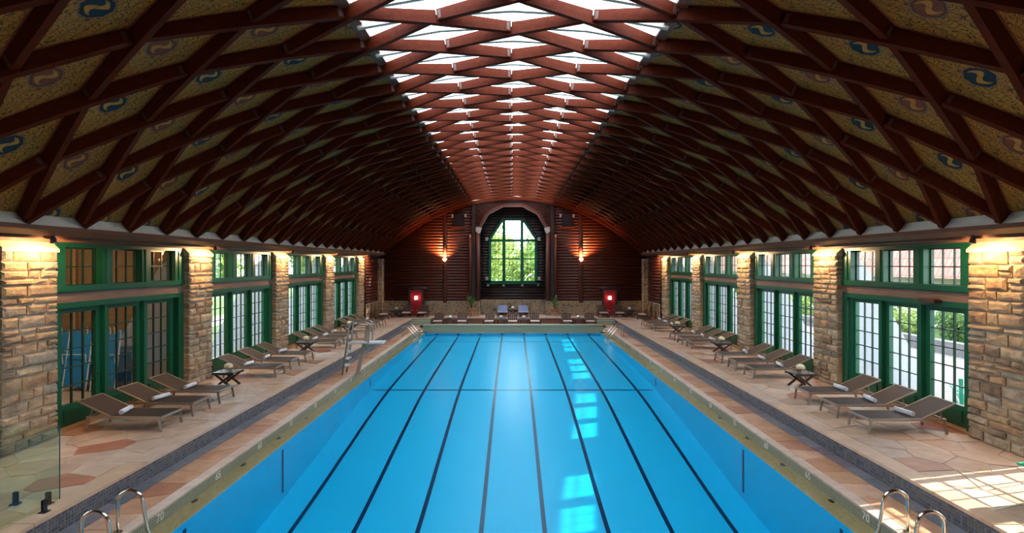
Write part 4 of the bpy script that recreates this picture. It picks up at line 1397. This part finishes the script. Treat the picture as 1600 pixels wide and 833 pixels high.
def tree(kind, x, y, h, rad, label, group):
    r = empty('tree', (x, y, -.05)); tag(r, label, 'tree', group)
    t = inst(trunk_me, 'trunk', r); t.scale = (h*.12, h*.12, h*.75)
    for k in range(3):
        b = inst(branch_me, 'branch', r, (0, 0, h*.35), (0, 0, k*2.1)); b.scale = (rad, rad, h*.35)
    c = inst(crowns[kind], 'crown', r, (0, 0, h-rad*1.0), (0, 0, (x*7+y*3) % 6.28)); c.scale = (rad, rad, rad*1.05)
    return r
for i, (x, y, h, rad, k) in enumerate(((-3.6, 48, 8.2, 3.0, 1), (1.0, 52, 6.4, 3.0, 1), (3.4, 46, 6.8, 2.3, 0), (-1.4, 70, 7.6, 3.4, 0), (6.5, 58, 10.5, 3.2, 0), (-7, 58, 8.5, 3.8, 2))):
    tree(k, x, y, h, rad, '%s seen through the big arched window, %s' % (TL[k], ('beyond its first light', 'low in the middle light', 'beyond its last light', 'behind the middle light', 'tallest one', 'deepest behind')[i]), 'trees beyond the big window')
i = 0
for (x, y, h, rad, k) in ((-27, 22, 7.5, 3.2, 0), (-29, 31, 8.5, 3.6, 1), (-26, 40, 7.0, 3.2, 2), (-30, 52, 9, 4.0, 0), (-25, 64, 8, 3.6, 1), (-30, 14, 7, 3.4, 2)):
    tree(k, x, y, h, rad, '%s beyond the lawn, %s counted along the diving-stand side' % (TL[k], ORD[i]), 'trees beyond the lawn'); i += 1
i = 0
for (x, y, h, rad, k) in ((21.75, 24, 2.6, 1.2, 1), (21.4, 30, 2.7, 1.2, 0), (21.4, 38, 2.6, 1.2, 1), (21.4, 48, 2.7, 1.2, 2), (21.4, 60, 2.7, 1.2, 0), (21.6, 17.6, 2.5, 1.1, 0)):
    tree(k, x, y, h, rad, '%s beyond the patio, %s counted along the sunlit side' % (TL[k], ORD[i]), 'trees beyond the patio'); i += 1
# shrubs behind the garden wall
for i, y in enumerate((12.5, 15, 17.4, 20, 22.6, 25.4, 28.5, 32, 36, 40.5)):
    r = empty('shrub', (19.45, y, 0)); tag(r, 'rounded green shrub behind the low patio wall, %s from the patio chair' % ORDW[i], 'shrub', 'shrubs behind the patio wall')
    c = inst(crowns[(i*2) % 3], 'foliage', r, (0, 0, .75), (0, 0, i*1.3)); c.scale = (.85, 1.25, .85)
    t = inst(trunk_me, 'stem', r); t.scale = (.6, .6, .8)
# lodge with red roof
ldg = empty('lodge', (28.5, 36, 0)); tag(ldg, 'long lodge with a red shingled roof beyond the patio trees', 'building')
MB().box(-4, 6, -20.6, 30, -.2, 3.2).build('wall', M['white'], ldg)
rm = brick_mat('red_shingle', (.36, .13, .10), (.44, .18, .14), (.24, .08, .06), 1, .5, .35, .8, (0, PI/2, 0), .03)
MB().prism([(-5.4, 2.9), (7, 2.9), (1.0, 15.3), (-.2, 15.3)], lambda q: (q[0], -21.8, q[1]), lambda q: (q[0], 31, q[1])).build('roof', rm, ldg)  # ridge height and near end shaped to block sun from the lower doors
for j in range(8):
    y = -17+6*j
    w = MB().box(-4.06, -3.98, y, y+1.3, 1.0, 2.5).build('window', M['green'], ldg)
    MB().box(-4.08, -4.05, y+.1, y+1.2, 1.1, 2.4).build('pane', plain('far_pane', (.08, .10, .12), .1), w)

# ------------------------------------------------------------------ store room behind the first bay on the diving-stand side
sr = struct('wall_store')
m = MB()
m.box(-14.6, -14.4, 8.4, 15.1, -.1, 4.3)
m.box(-14.6, -9.33, 8.3, 8.5, -.1, 4.3)
m.box(-14.6, -9.33, 14.9, 15.1, -.1, 4.3)
m.box(-14.6, -9.33, 8.3, 15.1, 4.2, 4.35)
m.build('store_walls', M['plaster'], sr)
MB().box(-14.6, -9.33, 8.3, 15.1, -.1, PLAT-.03).build('store_floor', M['flagjoint'], sr)
for x in (-10.5, -12.6): MB().box(x-.06, x+.06, 14.8, 14.92, PLAT-.03, 4.2).build('wall_stud', M['sillwood'], sr)
def stack_lounger(x, y, rz, tilt, label):
    r = empty('folding_lounger', (x, y, PLAT), rz); tag(r, label, 'folding chair', 'blue folding loungers in the store room')
    b = Matrix.Rotation(tilt, 4, 'Y')
    def B(p): return b @ Vector(p)
    MB().add([B((0, -.3, .1)), B((0, .3, .1)), B((0, .3, 1.5)), B((0, -.3, 1.5)), B((.02, -.3, .1)), B((.02, .3, .1)), B((.02, .3, 1.5)), B((.02, -.3, 1.5))],
             [(0,1,2,3), (7,6,5,4), (0,4,5,1), (1,5,6,2), (2,6,7,3), (3,7,4,0)]).build('sling', M['blue_sling'], r)
    for y2 in (-.32, .32):
        MB().tube([B((.01, y2, 0)), B((.01, y2, 1.5)), B((.06, y2, 1.6))], .018, 6).build('frame_rail', M['white'], r)
    MB().tube([B((.10, -.32, .7)), B((.16, -.32, .95)), B((.16, .32, .95)), B((.10, .32, .7))], .014, 6).build('arm_loop', M['white'], r)
for i in range(6):
    stack_lounger(-10.95-.76*(i % 4), 14.40-.62*(i // 4), PI/2+PI+rng.uniform(-.04, .04), -.16, 'blue folding lounger leaning in the store room, %s from the second pillar' % ORDW[i])
ld = bpy.data.lights.new('store_fill_light', 'POINT'); ld.energy = 60; ld.color = (1, .80, .55); ld.shadow_soft_size = .1  # added fill light without a fixture, brightens the blue loungers
lo = bpy.data.objects.new('store_fill_light', ld); COL.objects.link(lo); lo.location = (-12.0, 12.0, 3.7)
